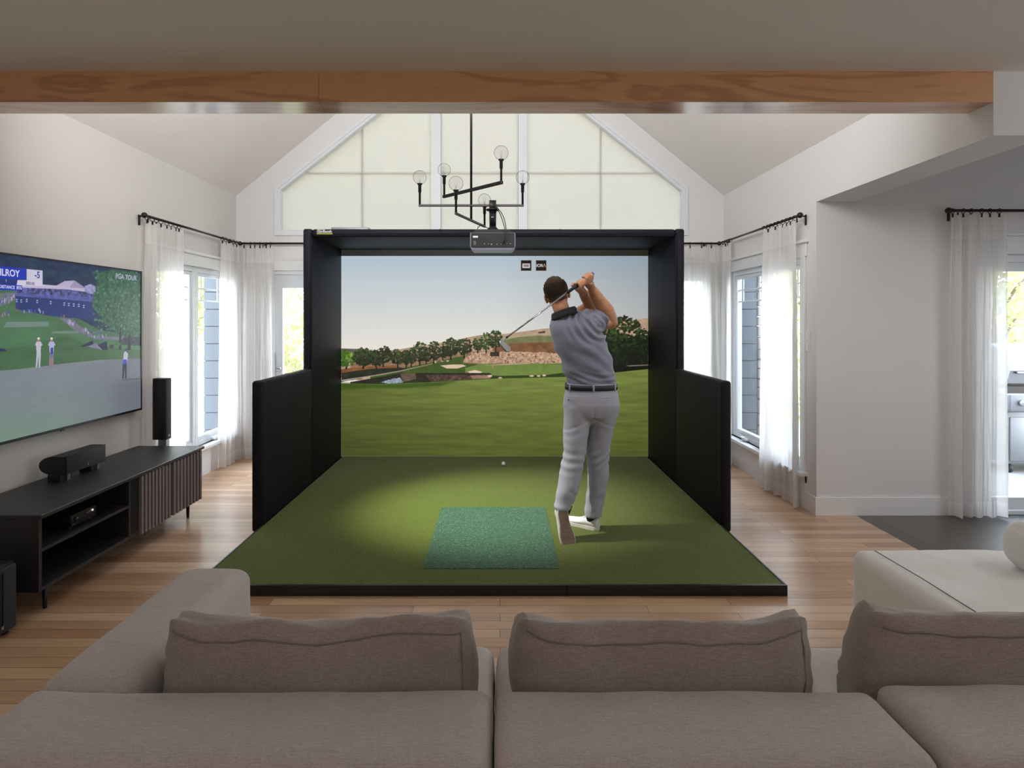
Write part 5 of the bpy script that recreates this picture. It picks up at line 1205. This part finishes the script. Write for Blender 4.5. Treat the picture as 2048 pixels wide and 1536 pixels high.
inv = HR.inverted(); at_ = ho.data.color_attributes.new('fade', 'FLOAT_COLOR', 'POINT')
for i, v in enumerate(ho.data.vertices):
    d = (inv @ v.co).normalized(); t = max(0, min(1, (d.z+.55)/.45)); sd = max(0, abs(d.x)-.62)*1.3; t = max(0, min(1, t-sd*.9+max(0, d.z-.35)*1.5))
    c1, c2 = (.10, .066, .045), (.018, .010, .006); hi = max(0, d.z-.6)*.12
    at_.data[i].color = [c1[k]*(1-t)+c2[k]*t+hi*(1, .75, .5)[k] for k in range(3)]+[1]
# ---- polo shirt
mt, ntp, pp = newmat('grey_heather_polo'); L = ntp.links
mp_ = mapping(ntp, (60, 60, 220)); nz = N(ntp, 'ShaderNodeTexNoise', Scale=4.0, Detail=2.0); L.new(mp_.outputs[0], nz.inputs['Vector'])
cr_ = N(ntp, 'ShaderNodeValToRGB'); cr_.color_ramp.elements[0].position = .3; cr_.color_ramp.elements[0].color = rgb(114, 118, 138); cr_.color_ramp.elements[1].position = .7; cr_.color_ramp.elements[1].color = rgb(141, 146, 166)
L.new(nz.outputs[0], cr_.inputs[0]); L.new(cr_.outputs[0], pp.inputs['Base Color']); pp.inputs['Roughness'].default_value = .7; pp.inputs['Sheen Weight'].default_value = .3
bm = bmesh.new()
ell_rings(bm, [(x, y, z, rx, ry) for (x, y, z, rx, ry) in TOR[:-1]]+[ring(630, 1110, 1158, .074)], 44, 2.25)
cuR = at(1203, 641, 4.23)
dR = (cuR-shR).normalized()
tube(bm, [shR-dR*.05, shR+dR*.03, shR.lerp(cuR, .6), cuR], [.088, .088, .084, .080], 28)
cuL = shL.lerp(elL, .48); tube(bm, [shL, shL.lerp(cuL, .5), cuL], [.080, .078, .074], 24)
for a, b, r0, r1 in ((at(1128, 634, 4.2), shR+Vector((-.005, 0, .045)), .045, .058), (at(1122, 634, 4.2), shL+Vector((0, 0, .03)), .04, .055)): cyl(bm, a, b, r0, 20, r1)
so = obj('polo_shirt', bm, mt, gf); remesh(so, .007, 9, .6)
shx = np.array(shR)
def folds(co, no):
    out = co.copy(); x, y, z = co[:, 0], co[:, 1], co[:, 2]
    # radial folds fanning from the raised right shoulder
    dx, dz = x-(shx[0]+.045), z-(shx[2]+.02); r = np.hypot(dx, dz); a = np.arctan2(dz, dx)
    w1 = np.exp(-((r-.12)/.085)**2)*np.clip((z-1.36)/.08, 0, 1); k1 = np.sin(r*125+2.2*np.sin(a*2.0)+z*14)
    # long diagonal pulls across the back and the waist
    q = z*.92+(x-.6)*.55; w2 = np.clip((1.42-z)/.1, 0, 1)*.8+.2; k2 = np.sin(q*62+3*np.sin(x*9+z*4))*np.sin(x*14+z*6+1)
    q3 = z+(x-.5)*.18; k3 = np.sin(q3*150+4*np.sin(x*12))*np.exp(-((z-1.12)/.06)**2)
    k4 = np.array([mnoise.noise(Vector((p[0]*9, p[1]*9, p[2]*14))) for p in co])
    d = .0125*w1*k1+.0075*w2*k2+.0042*k3+.006*k4
    d *= np.clip((z-1.07)/.05, .25, 1)
    return out+no*d[:, None]
shape(so, folds)
# sleeve hem band and collar
black = plain('black_collar_knit', rgb(28, 28, 34), .8, nscale=200, nmix=.2, bump=.2, bscale=300)
def collar_ring(c, ax, rx, ry, n=40):
    ax = ax.normalized(); a = ax.cross(Vector((0, 1, 0))).normalized(); b = ax.cross(a)
    return [c+a*math.cos(2*PI*k/n)*rx+b*math.sin(2*PI*k/n)*ry for k in range(n)]
bm = bmesh.new(); ax = (at(1124, 618, 4.2)-at(1131, 642, 4.2)).normalized(); ax = Vector((ax.x-.04, .10, ax.z)).normalized()
prof_ = [(-.026, .104), (-.008, .099), (.018, .089), (.028, .085), (.022, .079), (-.01, .078)]
rings = [[bm.verts.new(p) for p in collar_ring(at(1129, 628, 4.205)+ax*h_, ax, r_*1.02, r_*.97)] for h_, r_ in prof_]
loft(bm, rings, False)
for i in range(len(rings[0])): bm.faces.new((rings[-1][i], rings[-1][(i+1) % 40], rings[0][(i+1) % 40], rings[0][i]))
obj('collar', bm, black, so)
# ---- trousers
mt, ntp, pp = newmat('pale_grey_chino'); L = ntp.links
mp_ = mapping(ntp, (1, 1, 1)); nz = N(ntp, 'ShaderNodeTexNoise', Scale=300.0, Detail=2.0); L.new(mp_.outputs[0], nz.inputs['Vector'])
cr_ = N(ntp, 'ShaderNodeValToRGB'); cr_.color_ramp.elements[0].color = rgb(162, 165, 180); cr_.color_ramp.elements[1].color = rgb(182, 185, 199)
L.new(nz.outputs[0], cr_.inputs[0]); L.new(cr_.outputs[0], pp.inputs['Base Color']); pp.inputs['Roughness'].default_value = .75
bm = bmesh.new()
ell_rings(bm, [ring(766, 1133, 1233, .128), ring(780, 1132, 1234, .132), ring(793, 1128, 1236, .140, yo=-.006), ring(808, 1126, 1238, .144, yo=-.010), ring(820, 1127, 1237, .138, yo=-.010), ring(830, 1129, 1235, .126, yo=-.010), ring(838, 1136, 1228, .106), ring(845, 1150, 1214, .07)], 44, 2.35)
LEG_L = [(812, 1127, 1180, .128, 4.19), (830, 1127, 1182, .122, 4.185), (850, 1127, 1179, .112, 4.175), (880, 1127, 1174, .098, 4.155), (905, 1127, 1171, .088, 4.14), (925, 1123, 1168, .083, 4.13), (950, 1118, 1163, .080, 4.115), (975, 1115, 1158, .074, 4.095), (998, 1110, 1150, .066, 4.08), (1012, 1108, 1145, .062, 4.07), (1019, 1112, 1140, .058, 4.07)]
LEG_R = [(812, 1182, 1237, .128, 4.2), (830, 1181, 1236, .122, 4.2), (850, 1179, 1229, .112, 4.21), (880, 1175, 1222, .098, 4.22), (905, 1172, 1219, .090, 4.23), (925, 1174, 1217, .084, 4.235), (950, 1176, 1217, .082, 4.245), (975, 1175, 1213, .076, 4.25), (1000, 1172, 1208, .068, 4.255), (1022, 1169, 1205, .064, 4.26), (1033, 1169, 1204, .064, 4.262)]
for LG in (LEG_L, LEG_R): ell_rings(bm, [ring(a, b, c, d, Y) for (a, b, c, d, Y) in LG], 32, 2.1)
to = obj('trousers', bm, mt, gf); remesh(to, .0065, 8, .6)
def tf(co, no):
    x, y, z = co[:, 0], co[:, 1], co[:, 2]
    def zz(py): return CAMZ-(py-640)*YG/F
    k = np.zeros(len(co)); kn = np.exp(-((z-zz(915))/.085)**2); an = np.exp(-((z-zz(1000))/.10)**2); th = np.exp(-((z-zz(860))/.06)**2)
    lg = np.where(x < .64, 1, -1)
    k += kn*np.sin((z+.35*lg*(x-.62))*105+2*np.sin(x*22+y*9))*.0032
    k += an*np.sin((z*.9+lg*.7*(x-.6))*70+2*np.sin(x*30+z*10))*.0032
    k += th*np.sin((z-.1*x)*95+1.5*np.sin(x*18))*.0012
    k += .005*np.array([mnoise.noise(Vector((p[0]*12, p[1]*12, p[2]*9))) for p in co])
    # crease under the seat and between the buttocks
    seat = np.exp(-((z-zz(834)+.04*np.abs(x-.64)/.1)/.010)**2)*(y < 4.2); k -= .004*seat
    mid = np.exp(-((x-at(1182, 0, YG).x)/.010)**2)*np.clip((zz(806)-z)/.03, 0, 1)*(z > zz(836))*(y < 4.2); k -= .004*mid
    k *= np.clip((zz(774)-z)/.04, 0, 1)
    return co+no*k[:, None]
shape(to, tf)
bl = at(1182, 772.5, YG)
def band(bm, rx, ry, z0, z1, th=.004, n=56, cx_=bl.x, cy_=YG, p=2.35):
    R_ = []
    for (z, o_) in ((z0, 0), (z1, 0), (z1, th), (z0, th)):
        row = []
        for k in range(n):
            t = 2*PI*k/n; c, s = math.cos(t), math.sin(t); e = 2/p
            row.append(bm.verts.new((cx_+(rx+o_)*math.copysign(abs(c)**e, c), cy_+(ry+o_)*math.copysign(abs(s)**e, s), z)))
        R_.append(row)
    for i in range(4):
        for k in range(n): bm.faces.new((R_[i][k], R_[i][(k+1) % n], R_[(i+1) % 4][(k+1) % n], R_[(i+1) % 4][k]))
bm = bmesh.new(); band(bm, .1765, .130, bl.z-.019, bl.z+.019, .006); be = obj('belt', bm, plain('navy_black_belt_leather', rgb(44, 44, 56), .45, nscale=30, nmix=.15, bump=.1), gf)
for px in (1137, 1181, 1225.5):
    x = at(px, 0, YG).x; rx = (x-bl.x)/.1785; yy = YG-.1335*(1-min(.985, abs(rx))**2.35)**(1/2.35)
    obj('belt_loop', BX(x-.0065, x+.0065, yy-.009, yy+.004, bl.z-.026, bl.z+.024, .002, 1), mt, to)
bm = bmesh.new(); 
for x0, x1 in ((1137, 1156), (1206, 1230)):
    a, b = at(x0, 797, 4.04), at(x1, 796.5, 4.04)
    for i in range(6):
        t = i/5; q = a.lerp(b, t); rx = (q.x-bl.x)/.195; q.y = YG-.012-.141*(1-min(.97, abs(rx))**2.35)**(1/2.35)-.0055; (pts0 := [q] if i == 0 else pts0+[q])
    tube(bm, pts0, .0016, 6)
obj('pocket_seam', bm, plain('grey_stitch', rgb(150, 148, 154), .8, nscale=50), to)
q = at(1138.5, 801.5, 4.06); rx = (q.x-bl.x)/.195; yy = YG-.012-.144*(1-min(.97, abs(rx))**2.35)**(1/2.35)
bm = bmesh.new(); ball(bm, (q.x, yy-.002, q.z), (.005, .003, .005), 12); obj('button', bm, M['rubber'], to)
# ---- shoes. local frame: toe +x, up +z, sole at z = 0, length .295
def shoe(Mx, flexed, label=None):
    up = bmesh.new(); L_ = .295
    st = [(0.0, .026, .036, .075), (.02, .034, .036, .085), (.06, .037, .036, .088), (.10, .038, .036, .082), (.15, .043, .036, .064), (.20, .050, .036, .052), (.245, .050, .036, .045), (.275, .038, .036, .040), (.292, .018, .034, .036)]
    rings = []
    for (x, hw, zb, zt) in st:
        row = []
        yo = .008*math.sin(x/L_*PI)
        for k in range(20):
            t = 2*PI*k/20; c, s = math.cos(t), math.sin(t); zm = (.012+zt)/2; row.append(up.verts.new((x, yo+hw*math.copysign(abs(c)**.85, c)*(1-.25*max(0, s)), zm+(zt-.012)/2*s)))
        rings.append(row)
    loft(up, rings); bmesh.ops.subdivide_edges(up, edges=up.edges[:], cuts=1, use_grid_fill=True)
    tube(up, [(.055, .004, .06), (.05, .004, .10)], [(.040, .036), (.037, .034)], 20)
    sl = bmesh.new(); out = []
    for k in range(48):
        t = 2*PI*k/48; x = .147-.152*math.cos(t); hw = np.interp(x, [-.005, .01, .06, .12, .20, .25, .285, .30], [.0, .030, .038, .037, .053, .052, .032, .0]); out.append((x, .008*math.sin(max(0, min(1, x/L_))*PI)+(hw if math.sin(t) > 0 else -hw)))
    prism(sl, out, 'z', 0, .022); bmesh.ops.bevel(sl, geom=[e for e in sl.edges if abs(e.verts[0].co.z-e.verts[1].co.z) < 1e-6], offset=.004, segments=2, affect='EDGES')
    def flex(v):
        if flexed and v.x > .205:       # toes stay flat on the turf while the foot stands up
            a = min(1, (v.x-.205)/.05)*math.radians(28); d = v.x-.205
            return Vector((.205+d*math.cos(a)-v.z*math.sin(a), v.y, v.z*math.cos(a)+d*math.sin(a)))
        return v
    return up, sl, flex
mSh = plain('white_leather_sneaker', rgb(222, 222, 224), .55, nscale=30, nmix=.04, bump=.15, bscale=60)
mSo = plain('white_sneaker_sole', rgb(214, 210, 206), .6, nscale=60, nmix=.05); mTr = plain('gum_grey_outsole', rgb(150, 128, 116), .85, nscale=160, nmix=.35, bump=.6, bscale=420)
def build_shoe(Mx, flexed, solemat):
    up, sl, fx = shoe(Mx, flexed)
    for b in (up, sl):
        for v in b.verts: v.co = Mx @ fx(v.co)
    s_ = obj('shoe', up, mSh, gf); sub = s_.modifiers.new('sub', 'SUBSURF'); sub.levels = sub.render_levels = 1
    so_ = obj("sole", sl, mSo, s_)
    sharp(so_, 50)
    if solemat:
        bm = bmesh.new(); out = []
        for k in range(48):
            t = 2*PI*k/48; x = .147-.145*math.cos(t); hw = float(np.interp(x, [.0, .012, .06, .12, .20, .25, .28, .294], [.0, .025, .033, .032, .047, .046, .028, .0])); out.append((x, .008*math.sin(max(0, min(1, x/.295))*PI)+(hw if math.sin(t) > 0 else -hw)))
        prism(bm, out, 'z', -.0015, .002)
        for v in bm.verts: v.co = Mx @ fx(v.co)
        obj('outsole', bm, mTr, s_, False)
    # tread grooves under the sole
    if solemat:
        bm = bmesh.new()
        for x in [i*.0115+.012 for i in range(24)]:
            hw = float(np.interp(x, [0, .06, .12, .20, .25, .285], [.024, .030, .029, .045, .044, .022]))
            if x < .272:
                b2 = bmesh.new(); box(b2, x-.0022, x+.0022, .008*math.sin(x/.295*PI)-hw, .008*math.sin(x/.295*PI)+hw, -.0045, .001)
                for v in b2.verts: v.co = Mx @ fx(v.co)
                add(bm, b2)
        obj('tread', bm, mTr, s_, False)
    bm = bmesh.new()
    for i in range(5):
        x = .092+i*.017; z = .0905-i*.0085; pts = [(x, .008-.020, z-.010), (x+.004, .006, z), (x, .008+.024, z-.010)]; pts = [Mx @ fx(Vector(p)) for p in pts]; tube(bm, pts, .0028, 8)
    bw = [(.088, .004, .094), (.078, .02, .104), (.072, .028, .094)], [(.088, .004, .094), (.082, -.014, .108), (.074, -.024, .098)]
    for p_ in bw: tube(bm, [Mx @ fx(Vector(p)) for p in p_], .0026, 8)
    obj('laces', bm, M['trim'], s_)
    return s_
# right shoe flat on the turf, toe to the left and away
hR_, tR_ = Vector((.690, 4.235, ZT+.001)), None
dirR = (Vector((.492, 4.425, 0))-Vector((.690, 4.235, 0))).normalized()
MR = Matrix.Translation(hR_-dirR*.01+Vector((0, 0, 0))) @ Matrix(((dirR.x, -dirR.y, 0, 0), (dirR.y, dirR.x, 0, 0), (0, 0, 1, 0), (0, 0, 0, 1)))
build_shoe(MR, False, False)
# left shoe standing on its toe, sole to the camera
top = at(1124, 1011, 4.035); bot = at(1140, 1092, 3.975)
xx = (bot-top).normalized(); zz_ = Vector((-.30, .95, .12)); zz_ = (zz_-xx*zz_.dot(xx)).normalized(); yy_ = zz_.cross(xx)
Rm = Matrix((xx, yy_, zz_)).transposed().to_4x4()
MLs = Matrix.Translation(top+Vector((0, 0, .006))) @ Rm
build_shoe(MLs, False, True)
# dark socks
for a, b, r_ in ((at(1134, 1008, 4.09), at(1128, 1024, 4.085), .040), (at(1186, 1028, 4.265), at(1183, 1042, 4.275), .042)):
    bm = bmesh.new(); cyl(bm, a, b, r_, 20); obj('sock', bm, M['rubber'], gf)
# ---- the club
cl = thing('golf_club', 'iron golf club with dark grip held behind the golfer\'s head', 'golf club', BUT)
gm_ = plain('dark_rubber_grip', rgb(34, 36, 42), .6, nscale=200, nmix=.3, bump=.3, bscale=500)
bm = bmesh.new(); cyl(bm, BUT, BUT+u*.262, .0138, 20, .0105); obj('grip', bm, gm_, cl)
bm = bmesh.new(); cyl(bm, BUT-u*.004, BUT+u*.006, .0145, 20); ball(bm, BUT-u*.004, .0143, 16); obj('grip_cap', bm, plain('blue_grip_cap', rgb(24, 58, 170), .4, nscale=30), cl)
Lc = (TOE-BUT).length
bm = bmesh.new(); cyl(bm, BUT+u*.258, BUT+u*(Lc-.06), .0066, 16, .0052); obj('shaft', bm, M['steel'], cl)
bm = bmesh.new(); cyl(bm, BUT+u*(Lc-.065), BUT+u*(Lc-.045), .0068, 16); obj('ferrule', bm, M['plastic'], cl)
# iron head: hosel + blade, toe hanging down right in the picture
bd = (at(1012, 697, 3.62)-at(1000, 684, 3.62)).normalized(); bd = (bd*.75+Vector((0, -.25, -.35))).normalized(); nn = u.cross(bd).normalized(); bx_ = bd; by_ = nn.cross(bx_).normalized()
H = BUT+u*(Lc-.045); bm = bmesh.new(); cyl(bm, H, H+u*.03, .0062, 16)
out2 = [(-.008, .002), (.004, .012), (.030, .026), (.058, .036), (.072, .030), (.078, .012), (.070, -.006), (.045, -.016), (.012, -.016), (-.006, -.010)]
c0 = H+u*.038
fr = [bm.verts.new(c0+bx_*a+by_*b-nn*.003) for a, b in out2]; bk = [bm.verts.new(c0+bx_*a*.97+by_*b*.92+nn*(.008 if b < 0 else .003)) for a, b in out2]
loft(bm, [fr, bk]); bmesh.ops.bevel(bm, geom=[e for e in bm.edges if e.is_boundary], offset=.001, segments=1, affect='EDGES')
sharp(obj('club_head', bm, plain('satin_club_steel', rgb(188, 192, 200), .35, .7, nscale=50), cl), 40)
